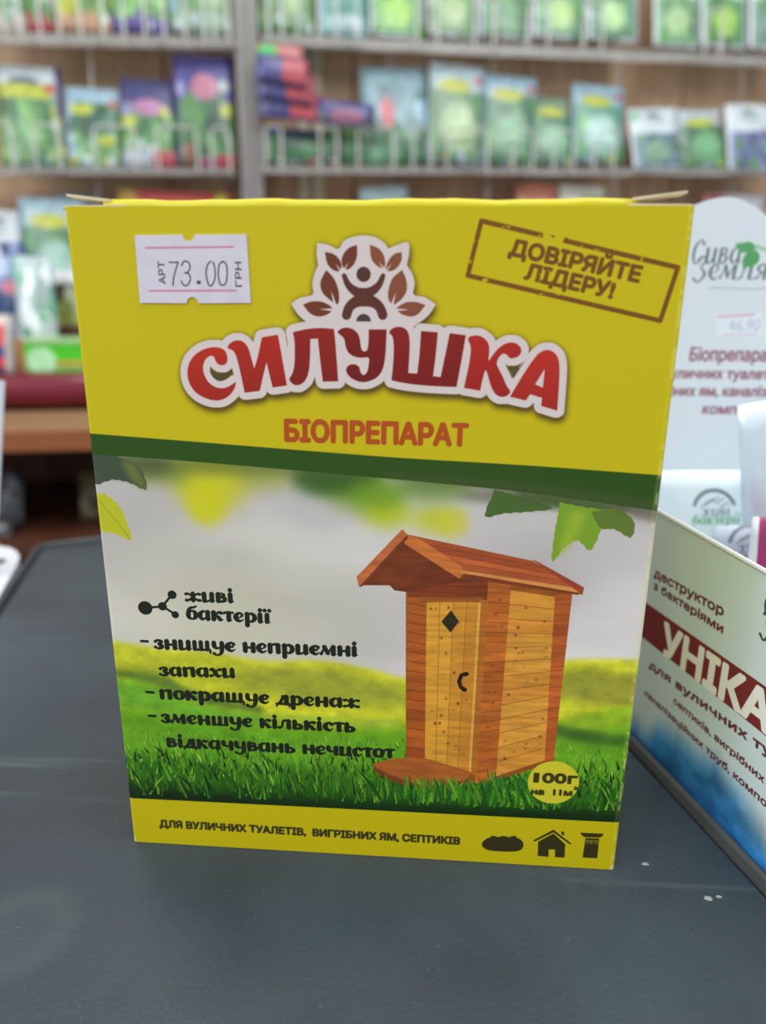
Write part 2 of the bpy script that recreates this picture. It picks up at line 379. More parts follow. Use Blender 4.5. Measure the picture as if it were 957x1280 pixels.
def pouch_bm(w, h, t, nx=7, nz=9, seal=.06, bow=0.0, rs=None):
    """a filled sachet standing in the XZ plane: flat seals top and bottom, a belly between; origin bottom centre"""
    rs = rs or random; bm = bmesh.new(); uv = bm.loops.layers.uv.new('UVMap')
    fr, bk = [], []
    ph = rs.random() * 6
    for j in range(nz + 1):
        v = j / nz; fr.append([]); bk.append([])
        for i in range(nx + 1):
            u = i / nx
            e = max(0, math.sin(math.pi * min(1, max(0, (v - seal) / (1 - 2 * seal))))) ** .6 * max(0, math.sin(math.pi * u)) ** .55
            d = .0004 + t * .5 * e * (1 + .15 * math.sin(5 * u + 4 * v + ph))
            off = bow * (v - .5) ** 2
            fr[-1].append(bm.verts.new(((u - .5) * w, -d + off, v * h))); bk[-1].append(bm.verts.new(((u - .5) * w, d * .7 + off, v * h)))
    def quad(a, us):
        f = bm.faces.new(a); f.smooth = True
        for l, q in zip(f.loops, us): l[uv].uv = q
    for j in range(nz):
        for i in range(nx):
            us = [(i / nx, j / nz), ((i + 1) / nx, j / nz), ((i + 1) / nx, (j + 1) / nz), (i / nx, (j + 1) / nz)]
            quad((fr[j][i], fr[j][i + 1], fr[j + 1][i + 1], fr[j + 1][i]), us)
            quad((bk[j][i + 1], bk[j][i], bk[j + 1][i], bk[j + 1][i + 1]), [us[1], us[0], us[3], us[2]])
    for j in range(nz):
        quad((bk[j][0], fr[j][0], fr[j + 1][0], bk[j + 1][0]), [(0, j / nz)] * 2 + [(0, (j + 1) / nz)] * 2)
        quad((fr[j][nx], bk[j][nx], bk[j + 1][nx], fr[j + 1][nx]), [(1, j / nz)] * 2 + [(1, (j + 1) / nz)] * 2)
    for i in range(nx):
        quad((bk[0][i], bk[0][i + 1], fr[0][i + 1], fr[0][i]), [(i / nx, 0), ((i + 1) / nx, 0), ((i + 1) / nx, 0), (i / nx, 0)])
        quad((fr[nz][i], fr[nz][i + 1], bk[nz][i + 1], bk[nz][i]), [(i / nx, 1), ((i + 1) / nx, 1), ((i + 1) / nx, 1), (i / nx, 1)])
    return bm

# ================================================================== THE SETTING
SH = Upright((-0.5745, 0.9685), (0.6365 + 0.5745, 1.2835 - 0.9685))   # front line of the seed racks
FLOOR_Z = -0.92
def frame_obj(o, plane, off=0.0):                      # put an object into a plane's frame
    o.matrix_world = Matrix.Translation(Vector(plane.o + plane.n * off)) @ Matrix.Rotation(plane.angle, 4, 'Z'); return o
mat_floor = plain('floor_lino', (120, 112, 100), .5, .4, scale=8)
fl = obj('floor', box_bm(-3.5, -2.5, FLOOR_Z - .05, 3.5, 3.2, FLOOR_Z), mat_floor); struct(fl)
# wall behind the racks: boards, each one a piece
WOFF = -0.085
wallE = bpy.data.objects.new('wall_back', None); COL.objects.link(wallE); wallE['kind'] = 'structure'
wallE.location = Vector(SH.o + SH.n * WOFF); wallE.rotation_euler = (0, 0, SH.angle)
m_board = wood('wall_wood', (168, 136, 106), (196, 164, 132), .5)
bw = .305; k0 = -5
proto_me = None
for k in range(15):
    x0 = -1.30 - 2 * bw + k * bw
    if proto_me is None:
        bm = box_bm(0.0012, 0, 0, bw - .0012, .016, 2.5, .002, 1); o = obj('board', bm, m_board, wallE); proto_me = o.data
    else:
        o = bpy.data.objects.new('board', proto_me); COL.objects.link(o); o.parent = wallE
    o.location = (x0, 0, FLOOR_Z)
bm = box_bm(-1.30 - 2 * bw, .0165, FLOOR_Z, -1.30 + 13 * bw, .03, 1.6); o = obj('backing', bm, plain('joint_dark', (48, 34, 24)), wallE)

# ================================================================== BACKGROUND: upright, racks
m_metal = plain('rack_metal', (136, 134, 130), .38, .5, .35, 30, .08)
m_wire = plain('rack_wire', (200, 200, 194), .4, .5, .2, 30, .08)
m_pale = plain('pale_bracket', (196, 190, 165), .5, .4)
up = thing('rack_upright', 'grey metal double upright post dividing the two bays of seed racks', 'upright', SH.pt(0, 0))
up.rotation_euler = (0, 0, SH.angle)
a0 = SH.hit(301, 30, -.02)[0]; a1 = SH.hit(316, 30, -.02)[0]
for a, w in ((a0, .010), (a1, .0075)):
    obj('post', box_bm(a - w, .012, FLOOR_Z, a + w, .032, 1.1, .002, 2), m_metal, up)
obj('wall_plate', box_bm(a0 - .004, .032, -.3, a1 + .004, .085, 1.0, .001, 1), m_metal, up)
# slotted wall bracket seen between the purple packets and below
br = thing('wall_bracket', 'pale slotted bracket strips on the wall right of the metal upright', 'bracket', SH.pt(0, 0)); br.rotation_euler = (0, 0, SH.angle)
for pa, pb in ((372, 384), (390, 403)):
    x0, z = SH.hit(pa, 150, WOFF); x1, _ = SH.hit(pb, 150, WOFF)
    obj('strip', box_bm(x0, .078, .05, x1, .0848, .72, .001, 1), m_pale, br)

def rack(label, pL, pR, loops, py_top, name='seed_packet_rack', wires=(), wz=.2, lip=.0045):
    """wire rack: ledge along pL-pR (pixels read off the photo), guard loops rising from it in front of the packets"""
    t = thing(name, label, 'rack', SH.pt(0, 0)); t.rotation_euler = (0, 0, SH.angle)
    A = SH.hit(*pL, off=.004); B = SH.hit(*pR, off=.004)
    def zl(a): return A[1] + (B[1] - A[1]) * (a - A[0]) / (B[0] - A[0])
    bm = bmesh.new()
    def bar(y0, y1, z0, z1, nm, m):
        bm = bmesh.new(); q = []
        for (a, z) in (A, B):
            q.append([bm.verts.new((a, y, z + dz)) for y, dz in ((y0, z0), (y1, z0), (y1, z1), (y0, z1))])
        for k in range(4): bm.faces.new((q[0][k], q[0][(k + 1) % 4], q[1][(k + 1) % 4], q[1][k]))
        bm.faces.new(q[0]); bm.faces.new(q[1][::-1]); return obj(nm, bm, m, t)
    bar(-.0075, -.0055, -.0045, .0008, 'lip', m_metal)
    for a in (A[0] + .004, B[0] - .004): bar_ = obj('bracket_arm', box_bm(a - .002, .0335, zl(a) - .012, a + .002, .0845, zl(a) - .002), m_metal, t)
    for y in (.006, .018, .030): bar(y - .0012, y + .0012, -.0038, -.0014, 'shelf_rod', m_wire)
    for k in range(9):
        a = A[0] + .01 + (B[0] - A[0] - .02) * k / 8
        obj('cross_rod', tube_bm([(a, -.0055, zl(a) - .0052), (a, .033, zl(a) - .0052)], .0012, 6), m_wire, t)
    for (la, lb) in loops:
        a = SH.hit(la, pL[1], .004)[0]; b = SH.hit(lb, pL[1], .004)[0]; h = wz
        za, zb = zl(a), zl(b)
        obj('guard_loop', tube_bm([(a, -.0085, za - .004), (a, -.0085, za + h - .006), (a + .004, -.0085, za + h), (b - .004, -.0085, zb + h), (b, -.0085, zb + h - .006), (b, -.0085, zb - .004)], .0019, 6), m_wire, t)
    for (px, ya, yb) in wires:
        a, z0 = SH.hit(px[0], ya, -.05); b, z1 = SH.hit(px[1], yb, -.05)
        obj('back_wire', tube_bm([(a, .05, z0), (b, .05, z1)], .0019, 6), m_wire, t)
    return t
rack('wire seed rack on the left bay, upper row at the top edge of the photo', (-60, 41), (292, 48),
     [(-20, 8), (28, 52), (76, 102), (130, 156), (182, 206), (232, 256), (268, 286)], 0, wires=[((105, 115), -90, 118)], wz=.062)
rack('wire seed rack on the right bay, upper row at the top edge of the photo', (327, 44), (1040, 74),
     [(336, 352), (372, 398), (420, 446), (520, 546), (592, 616), (658, 684), (728, 752), (880, 900)], 0,
     wires=[((489, 485), -90, 118), ((622, 614), -90, 118), ((786, 773), -90, 118), ((937, 926), -90, 118)], wz=.062)
rack('wire seed rack on the left bay, middle row with cucumber seed packets', (-60, 209), (292, 212),
     [(-22, 19), (48, 77), (122, 171), (199, 248), (266, 288)], 0, wires=[((116, 127), 124, 330)], wz=.057)
rack('wire seed rack on the right bay, middle row with cabbage seed packets', (327, 209), (1040, 213),
     [(332, 352), (400, 421), (447, 491), (515, 537), (558, 607), (640, 664), (690, 714), (740, 764)], 0,
     wires=[((485, 484), 124, 330), ((613, 606), 124, 330), ((773, 762), 124, 330), ((925, 906), 124, 330)], wz=.057)
rack('wire seed rack on the left bay, lower row behind the price sticker corner', (-60, 388), (292, 380), [(-20, 10), (150, 170)], 0, wz=.03)
rack('wire seed rack on the right bay, lower row hidden behind the yellow box', (327, 378), (1040, 366), [(560, 600)], 0, wz=.03)

# ------------------------------------------------------------------ seed packets
def layers(cv, L, rs):
    for l in L:
        k = l[0]
        if k == 'r': cv.fill([[(l[1], l[2]), (l[3], l[2]), (l[3], l[4]), (l[1], l[4])]], l[5])
        elif k == 'e': cv.fill([circle(l[1], l[2], l[3], l[4])], l[5], soft=l[6] if len(l) > 6 else 0)
        elif k == 'b':       # blobs: box, count, size, colours
            _, x0, y0, x1, y1, n, s_, cols = l[:8]; asp = l[8] if len(l) > 8 else 1; ang = l[9] if len(l) > 9 else None
            for _i in range(n):
                x, y = rs.uniform(x0, x1), rs.uniform(y0, y1); c = cols[rs.randint(len(cols))]; q = s_ * rs.uniform(.6, 1.3)
                a = rs.uniform(0, 3.14) if ang is None else ang + rs.uniform(-.15, .15)
                p = circle(0, 0, q * asp, q, n=12); p = np.stack([p[:, 0] * math.cos(a) - p[:, 1] * math.sin(a) + x, p[:, 0] * math.sin(a) + p[:, 1] * math.cos(a) + y], 1)
                m = np.array(c, float) * rs.uniform(.82, 1.12)
                cv.fill([p], np.clip(m, 0, 255))
        elif k == 't':       # short print lines
            _, x0, y0, x1, y1, n, c = l
            for i in range(n):
                y = y0 + (y1 - y0) * (i + .5) / n; cv.fill([[(x0, y), (x1 - rs.uniform(0, .3) * (x1 - x0), y), (x1 - rs.uniform(0, .3) * (x1 - x0), y + (y1 - y0) / n * .5), (x0, y + (y1 - y0) / n * .5)]], c)
G1, G2, G3, G4 = (46, 104, 48), (88, 150, 70), (130, 188, 96), (30, 66, 38)
LG, PG, WT = (168, 214, 120), (200, 226, 190), (222, 230, 232)
YE, RD, NV, LB, OR = (206, 206, 40), (196, 52, 60), (46, 40, 104), (164, 196, 216), (208, 96, 50)
def art_cuke(rs):      return G2, [('b', 0, .05, 1, .7, 26, .10, [G1, G2, G3, (110, 168, 96)], 3.2, 2.2), ('r', 0, .72, 1, 1, WT), ('e', .42, .8, .28, .09, (70, 84, 104)), ('r', 0, .68, .78, .82, YE), ('e', .82, .78, .1, .06, OR), ('r', .84, 0, 1, .7, (120, 160, 110)), ('b', .86, .05, .96, .66, 6, .05, [YE, WT, (60, 120, 170)]), ('r', .9, .5, 1, 1, NV), ('b', .05, .02, .8, .12, 6, .05, [LB, YE, WT])]
def art_cuke_b(rs):    return LB, [('r', .14, .03, 1, .8, G2), ('b', .16, .4, .95, .75, 14, .07, [G4, G1, (70, 120, 100)], 2.6, 1.0), ('b', .16, .05, .95, .36, 14, .08, [PG, (150, 200, 150), G3]), ('e', .3, .72, .22, .07, YE), ('e', .75, .33, .16, .07, YE), ('e', .88, .8, .08, .05, RD), ('b', .1, .0, 1, .1, 6, .06, [YE, WT, LB])]
def art_navy(rs):      return NV, [('r', 0, 0, 1, .62, G2), ('b', 0, .25, 1, .62, 22, .1, [G1, G2, G3]), ('r', 0, 0, 1, .2, (196, 200, 210)), ('r', .55, 0, 1, .2, RD), ('e', .5, .68, .3, .1, (200, 120, 170)), ('r', .02, .44, .26, .58, YE), ('e', .1, .66, .1, .08, (150, 140, 200)), ('e', .8, .64, .1, .06, YE), ('b', .1, .2, .9, .3, 8, .05, [G3, WT])]
def art_navy_b(rs):    return (66, 52, 140), [('r', .04, 0, 1, .6, G1), ('b', .05, .12, 1, .6, 22, .11, [G4, G1, G2]), ('e', .52, .72, .24, .12, (206, 110, 140)), ('e', .1, .7, .08, .07, (170, 160, 220)), ('e', .86, .74, .1, .05, (190, 210, 190)), ('e', .88, .52, .1, .07, YE), ('r', .7, 0, 1, .13, RD), ('r', .1, .0, .3, .22, (140, 80, 50)), ('r', .35, 0, .7, .1, (180, 90, 120))]
def art_cab(base, light, head=LB, title=True, rim=WT):
    def f(rs):
        L = [('r', .04, .03, .96, .74, base), ('b', .06, .05, .94, .7, 22, .11, [base, G2, tuple(int(x * .8) for x in base)]), ('e', .55, .36, .34, .25, light, .03), ('e', .55, .38, .18, .13, tuple(min(255, int(x * 1.12)) for x in light), .03)]
        if title: L += [('e', .45, .78, .3, .07, YE), ('e', .88, .86, .07, .04, RD)]
        L += [('b', .05, .0, .95, .08, 5, .05, [WT, YE, LB])]
        return head, L
    return f
def art_white(pic, spot=None, tab=None):
    def f(rs):
        L = [('r', .06, .05, .94, .58, pic), ('b', .08, .06, .92, .55, 20, .09, [pic, tuple(int(x * .78) for x in pic), G2]), ('t', .3, .72, .8, .86, 2, (150, 170, 160)), ('e', .5, .9, .14, .03, (90, 110, 90))]
        if spot: L += [('e', .5, .3, .26, .17, spot, .03)]
        if tab: L += [('e', .12, .86, .1, .06, tab)]
        return (236, 242, 248), L
    return f
def art_top(main, light, foot, side=None):
    def f(rs):
        L = [('r', 0, .0, 1, .22, foot), ('b', .0, .2, 1, 1, 30, .11, [main, light, tuple(int(x * .8) for x in main)]), ('b', .05, .02, .95, .2, 6, .05, [WT, foot, foot])]
        if side: L += [('r', 0, .2, .12, 1, side)]
        return main, L
    return f
DES = .76     # plastic film's reflection painted in: print mixed toward blue grey
def packet(px0, px1, pt, pb, art, label, rot=0.0, off=-.010, lean=.03, thick=.007, group='seed packets on the racks', name='seed_packet', cat='seed packet', base=True, plane=None, gain=.92, w_tab=True):
    plane = plane or SH
    xm = (px0 + px1) / 2; ym = (pt + pb) / 2
    x0, _ = plane.hit(px0, ym, off); x1, _ = plane.hit(px1, ym, off)
    xb, zb = plane.hit(xm, pb, off); _, zt = plane.hit(xm, pt, off - lean * .6)
    w, h = x1 - x0, zt - zb; h = h / math.cos(math.atan2(lean, h))
    seed = int(px0 * 13 + pb * 7) % 9973; rs = np.random.RandomState(seed); r2 = random.Random(seed)
    base_c, L = art(rs)
    cv = Canvas(0, 0, 1, 1, 88, base_c)
    layers(cv, L, rs)
    nn = noise(cv.H, cv.W, 7, 3, seed)[..., None]; cv.a = cv.a * DES + np.array([.56, .67, .69]) * (1 - DES); cv.a *= (.84 + .28 * nn); cv.a = np.clip(cv.a, 0, 1)
    m = printed('packet_print', cv.image('packet_print', gain), .32, .5, .35)
    o = obj(name, pouch_bm(w, h, thick, bow=.0, rs=r2), m)
    M = Matrix.Translation(plane.pt((x0 + x1) / 2, zb, off)) @ Matrix.Rotation(plane.angle, 4, 'Z') @ Matrix.Rotation(-math.atan2(lean, h), 4, 'X') @ Matrix.Rotation(math.radians(rot), 4, 'Y')
    o.matrix_world = M
    return tag(o, label, cat, group)
A_top = [
 (-30, 26, -75, 40, art_top(G2, WT, (208, 190, 170)), 'pale green seed packet cut off at the top left corner, leftmost of the top row'),
 (28, 62, -80, 39, art_top(G2, WT, RD), 'green seed packet with red foot, second from the left in the top row'),
 (64, 134, -85, 40, art_top((110, 160, 60), YE, (206, 150, 110), YE), 'yellow edged green seed packet with orange foot in the top row'),
 (136, 208, -80, 41, art_top(G3, G2, (92, 72, 150)), 'green seed packet with purple foot in the top row of the left bay'),
 (210, 288, -85, 42, art_top((110, 160, 90), LG, (150, 180, 150), LB), 'green seed packet with pale foot beside the upright, rightmost top of left bay'),
 (322, 394, -78, 44, art_top((120, 168, 90), LG, (70, 120, 64)), 'pea green seed packet right of the metal upright in the top row'),
 (397, 460, -75, 46, art_top((60, 140, 120), (110, 180, 150), (150, 190, 190), LB), 'teal green seed packet in the top row of the right bay'),
 (463, 532, -70, 47, art_white((110, 180, 80), (160, 216, 60)), 'white bordered seed packet with lime green picture in the top row'),
 (537, 600, -65, 47, art_white((130, 170, 100), (176, 200, 130)), 'white bordered seed packet with leafy picture right of the lime one'),
 (602, 668, -65, 49, art_white((100, 150, 96)), 'white bordered seed packet with plain dark leafy picture in the top row'),
 (670, 737, -60, 50, art_white((110, 160, 110), (186, 222, 120)), 'white bordered seed packet with round cabbage, left of the last cabbage pair'),
 (739, 802, -58, 52, art_white((96, 150, 110), (196, 232, 150)), 'white bordered seed packet with pale cabbage beside a gap in the top row'),
 (822, 880, -52, 60, art_white((120, 170, 110), (180, 214, 140)), 'white bordered seed packet right of the gap in the top row'),
 (882, 940, -50, 61, art_white((90, 150, 80), (180, 226, 70)), 'white bordered seed packet with bright green cabbage, second from the right edge on top'),
 (943, 1000, -48, 63, art_white((130, 160, 140)), 'white bordered seed packet cut off by the right edge in the top row'),
]
for a in A_top: packet(*a, group='seed packets in the top row')
packet(-4, 76, 80, 209, art_cuke, 'large seed packet with long green cucumbers and yellow title at the left edge', group='seed packets in the middle row')
packet(80, 148, 108, 209, art_cuke_b, 'small light blue seed packet with cucumbers beside the large cucumber packet', group='seed packets in the middle row')
packet(150, 219, 98, 210, art_navy, 'navy topped seed packet with pink oval and red foot', off=-.013, group='seed packets in the middle row')
packet(218, 291, 67, 210, art_navy_b, 'tall violet topped seed packet with green picture beside the upright', off=-.007, group='seed packets in the middle row')
# bent stack of navy and red packets leaning over the guard
def art_nr(rs): return NV, [('r', .5, .1, 1, .95, RD), ('r', .05, .05, .5, .95, (52, 42, 110)), ('t', .1, .3, .45, .7, 3, (90, 84, 150))]
def art_gr(rs): return (200, 96, 90), [('e', .22, .5, .22, .5, (60, 200, 70)), ('r', .45, .2, 1, .8, (214, 110, 104))]
def art_dark(rs): return (60, 84, 44), [('b', 0, 0, 1, 1, 14, .14, [G4, G1, (120, 150, 70)], 2.2, .9), ('r', 0, .8, 1, 1, (60, 56, 120)), ('b', .1, 0, .9, .1, 5, .06, [RD, WT])]
packet(330, 404, 160, 205, art_dark, 'dark green bean seed packet under the bent navy stack', lean=.01, group='seed packets in the middle row')
packet(322, 400, 112, 150, art_nr, 'navy and red seed packet, lowest of the bent stack by the upright', rot=4, off=.014, lean=.004, group='navy and red packets by the upright')
packet(320, 392, 90, 126, art_nr, 'navy and red seed packet in the middle of the bent stack', rot=5, off=.021, lean=.004, group='navy and red packets by the upright')
packet(318, 384, 70, 104, art_nr, 'navy and red seed packet second from top of the bent stack', rot=6, off=.028, lean=.004, group='navy and red packets by the upright')
packet(321, 379, 56, 76, art_gr, 'salmon seed packet with bright green spot on top of the bent stack', rot=-2, off=.021, lean=.004, group='navy and red packets by the upright')
def art_lying(rs): return (52, 44, 112), [('r', 0, 0, 1, .3, (60, 60, 70)), ('e', .5, .3, .3, .3, (170, 90, 120))]
packet(404, 470, 148, 207, art_dark, 'dark green seed packet standing below the flat navy packet', lean=.01, group='seed packets in the middle row')
packet(396, 468, 127, 154, art_lying, 'flat navy seed packet bent over the guard wire right of the stack', rot=2, off=.016, lean=.004, group='navy and red packets by the upright')
def art_bag(rs): return (128, 160, 170), [('r', 0, 0, 1, .42, (70, 112, 74)), ('b', 0, 0, 1, .4, 12, .12, [G1, G2, (90, 140, 100)]), ('b', .05, .45, .95, .95, 12, .12, [LB, (140, 170, 180), (110, 146, 150)]), ('e', .36, .52, .1, .16, (220, 70, 84))]
packet(458, 542, 82, 207, art_bag, 'crumpled light blue seed bag with a red spot', rot=-3, thick=.016, group='seed packets in the middle row')
packet(535, 604, 78, 205, art_cab((96, 132, 80), (176, 200, 140), (186, 206, 214)), 'seed packet with pale head top and yellow title, tilted beside the blue bag', rot=3, thick=.01, off=-.004, group='seed packets in the middle row')
packet(604, 672, 92, 207, art_cab((66, 118, 76), (120, 168, 120), (160, 192, 212)), 'blue topped seed packet with dark green cabbage in the middle row', rot=2, group='seed packets in the middle row')
packet(664, 722, 121, 206, art_cab((70, 120, 80), (130, 180, 136), (120, 150, 110)), 'short green seed packet between two taller ones in the middle row', rot=2, off=-.018, group='seed packets in the middle row')
packet(718, 784, 104, 205, art_cab((90, 150, 120), (190, 232, 214), (150, 180, 200)), 'blue topped seed packet with very pale round cabbage', rot=1, thick=.012, group='seed packets in the middle row')
packet(796, 858, 134, 212, art_white((104, 130, 140), (130, 170, 130), (60, 180, 90)), 'white topped seed packet with green tab and grey blue picture', rot=-5, group='seed packets in the middle row')
packet(857, 916, 136, 211, art_cab((70, 116, 70), (110, 170, 110), (200, 210, 214)), 'seed packet with yellow title and dark cabbage between two white ones', rot=-4, off=-.018, group='seed packets in the middle row')
packet(916, 975, 129, 214, art_white((120, 120, 180)), 'white topped seed packet with violet blue picture at the right edge', rot=-3, group='seed packets in the middle row')
# lower row, mostly behind the yellow box: their tops show above it and at the left
packet(24, 106, 246, 384, art_cab((70, 130, 90), (170, 214, 190), (170, 200, 214)), 'light blue bordered green seed packet left of the yellow box top corner', group='packets of the lower row', thick=.014, off=-.006)
packet(38, 74, 242, 383, lambda rs: ((190, 62, 52), []), 'small red seed packet peeking over the blue bordered one', group='packets of the lower row', off=-.025)
packet(72, 128, 240, 383, lambda rs: ((170, 172, 168), [('r', 0, .6, 1, .8, (110, 110, 112))]), 'grey white seed packet behind the open left flap of the yellow box', group='packets of the lower row', off=-.035)
packet(-30, 24, 262, 386, art_white((130, 160, 130), (200, 206, 60)), 'pale seed packet with yellow dot at the left edge of the lower row', group='packets of the lower row')
packet(150, 292, 238, 382, lambda rs: ((200, 52, 44), [('r', .0, .2, .16, 1, (200, 150, 50)), ('e', .9, .9, .06, .1, YE)]), 'red and yellow packet showing above the box near the upright', group='packets of the lower row', off=-.006)
packet(466, 526, 232, 375, lambda rs: ((176, 200, 206), [('r', 0, .4, 1, .9, (120, 150, 130))]), 'bluish white packet top showing above the middle of the yellow box', group='packets of the lower row', rot=-6)
packet(648, 700, 229, 372, lambda rs: ((204, 104, 70), [('r', .0, .2, .5, .96, (190, 90, 60))]), 'orange red packet top showing above the yellow box', group='packets of the lower row')
packet(702, 760, 231, 371, lambda rs: ((214, 206, 186), [('r', .5, .4, 1, .9, (140, 150, 130))]), 'cream packet top right of the orange one above the yellow box', group='packets of the lower row')
packet(884, 960, 241, 368, lambda rs: ((206, 196, 200), [('r', 0, .7, .3, 1, (190, 90, 100))]), 'pinkish white packet top behind the arched card of the display carton', group='packets of the lower row')

# ================================================================== CABINET BEHIND (maroon edge)
CB = Upright(SH.o + SH.n * .36, SH.e[:2])
cab = thing('shop_cabinet', 'dark brown shop cabinet with rounded maroon top edge behind the tray', 'cabinet', (CB.o[0], CB.o[1], FLOOR_Z)); cab.rotation_euler = (0, 0, CB.angle)
zt = CB.hit(40, 468)[1]; zb = CB.hit(40, 514)[1]
LD_ = .14; zl0 = zb - .001; zl1 = CB.hit(40, 564, LD_)[1]
def L_(z): return z - FLOOR_Z
m_maroon = plain('maroon_laminate', (112, 22, 42), .16, .6, scale=40, var=.1)
m_tan = wood('ledge_wood', (126, 96, 66), (156, 122, 88), .5, 'X')
m_orange = wood('ledge_front_wood', (134, 78, 48), (160, 98, 62), .45, 'X')
m_brown = wood('cabinet_wood', (70, 40, 28), (100, 58, 40), .5)
XA, XB = -.55, 1.15
SHZ = CB.hit(0, 655, .05)[1]      # top of the low shelf
# top board with a half round nose
bm = bmesh.new(); r = (zt - zb) / 2; prof = [(.33, L_(zt)), (r, L_(zt))] + [(r - r * math.sin(t) * 1.0, L_(zb) + r + r * math.cos(t)) for t in np.linspace(.2, 2.94, 9)] + [(r, L_(zb)), (.33, L_(zb))]
Q = [[bm.verts.new((x, y, z)) for y, z in prof] for x in (XA, XB)]
n = len(prof)
for k in range(n): bm.faces.new((Q[0][k], Q[0][(k + 1) % n], Q[1][(k + 1) % n], Q[1][k]))
bm.faces.new(Q[0]); bm.faces.new(Q[1][::-1])
o = obj('top_board', bm, m_maroon, cab); o['label'] = 'glossy maroon rounded top board'
obj('ledge', box_bm(XA, -LD_, L_(zl1) + .002, XB, .33, L_(zl0), .0015, 2), m_tan, cab)
obj('ledge_edge', box_bm(XA, -LD_ - .004, L_(zl1), XB, -LD_ - .0005, L_(zl0) + .0005, .001, 2), m_orange, cab)
obj('back_panel', box_bm(XA, .16, 0, XB, .175, L_(zl1) - .0005), m_brown, cab)
obj('plinth_shelf', box_bm(XA, -LD_ + .01, L_(SHZ) - .015, XB, .1595, L_(SHZ), .001), m_brown, cab)
for x in (XA, XB - .02): obj('side_panel', box_bm(x + (-.0205 if x < 0 else .0205), -.10, 0, x + (-.0005 if x < 0 else .0405), .1595, L_(zl1) + .0015), m_brown, cab)
obj('base_panel', box_bm(XA + .02, -.02, 0, XB - .02, .0, L_(SHZ) - .0155), m_brown, cab)

# things on the cabinet top (left, beside the yellow box)
TOPZ = zt
def on_top(px0, px1, pt, pb, art, label, name, cat, depth, off, thick=.01, group=None, carton=False, gain=1.0, lean=.02, rot=0, z=None):
    z = TOPZ if z is None else z
    pl = CB
    x0, _ = pl.hit(px0, pb, off); x1, _ = pl.hit(px1, pb, off); _, ztop = pl.hit((px0 + px1) / 2, pt, off)
    seed = int(px0 * 17 + pb * 5) % 9973; rs = np.random.RandomState(seed)
    base_c, L = art(rs); cv = Canvas(0, 0, 1, 1, 110, base_c); layers(cv, L, rs)
    cv.a = np.clip(cv.a * (.9 + .2 * noise(cv.H, cv.W, 9, 3, seed)[..., None]), 0, 1)
    m = printed(name + '_print', cv.image(name + '_print', gain), .3, .5, 0 if carton else .4)
    w, h = x1 - x0, ztop - z
    if carton:
        bm = box_bm(-w / 2, 0, 0, w / 2, depth, h, .0012, 2); uv = bm.loops.layers.uv.new('UVMap')
        for f in bm.faces:
            for l in f.loops: l[uv].uv = ((l.vert.co.x / w) + .5, l.vert.co.z / h)
        o = obj(name, bm, m)
    else: o = obj(name, pouch_bm(w, h, thick, rs=random.Random(seed)), m)
    o.matrix_world = Matrix.Translation(pl.pt((x0 + x1) / 2, z + .0005, off)) @ Matrix.Rotation(pl.angle, 4, 'Z') @ Matrix.Rotation(0 if carton else -math.atan2(lean, h), 4, 'X') @ Matrix.Rotation(math.radians(rot), 4, 'Y')
    return tag(o, label, cat, group)
def art_greenbox(rs): return (70, 150, 60), [('r', 0, .86, 1, 1, (150, 190, 130)), ('r', .1, .35, 1, .8, (70, 190, 30)), ('r', 0, 0, .1, 1, (150, 110, 70)), ('r', .3, .2, 1, .34, (200, 150, 60)), ('r', .1, 0, 1, .16, (120, 180, 90)), ('e', .25, .35, .14, .4, (170, 220, 170)), ('e', .8, .78, .1, .1, WT)]
def art_redblue(rs): return (204, 60, 70), [('r', 0, .82, 1, 1, (220, 200, 186)), ('r', 0, .26, .9, .44, (52, 60, 130)), ('r', 0, 0, 1, .1, (100, 70, 120)), ('r', .82, 0, 1, 1, (176, 172, 166))]
def art_bluebag(rs): return (120, 140, 180), [('b', 0, .1, 1, .95, 26, .13, [(60, 80, 130), (170, 190, 220), (196, 204, 220), (100, 120, 160)]), ('e', .7, .62, .16, .06, (210, 130, 150))]
def art_clear(rs): return (176, 196, 196), [('b', 0, 0, 1, 1, 26, .12, [(190, 206, 204), (120, 180, 160), (214, 224, 226), (90, 150, 120)]), ('e', .5, .4, .14, .1, (236, 250, 248), .03)]
def art_frame(rs): return (196, 198, 196), [('r', .08, .14, 1, .86, (62, 52, 44)), ('b', .15, .46, 1, .8, 14, .12, [(150, 160, 80), (180, 190, 130), (196, 206, 180)]), ('r', .1, .14, 1, .42, (80, 50, 40))]
on_top(20, 150, 424, 461, art_greenbox, 'low bright green carton on the maroon edged cabinet left of the yellow box', 'green_carton', 'carton', .09, -.02, carton=True, gain=1.1)
on_top(-40, 18, 391, 463, art_redblue, 'red and blue striped packet on the cabinet at the left edge of the photo', 'striped_packet', 'packet', .02, -.012, thick=.012)
gz = CB.hit(80, 424, -.02)[1]
on_top(-25, 42, 300, 425, art_bluebag, 'crinkled blue and white plastic bag behind the striped packet', 'plastic_bag', 'bag', .02, -.16, thick=.03, z=TOPZ)
on_top(22, 72, 318, 425, art_clear, 'clear greenish plastic seed bag above the green carton', 'plastic_bag', 'bag', .02, -.105, thick=.024, z=TOPZ)
on_top(62, 140, 336, 428, art_frame, 'white framed dark photo packet standing behind the green carton', 'photo_packet', 'packet', .02, -.14, thick=.008, z=TOPZ)
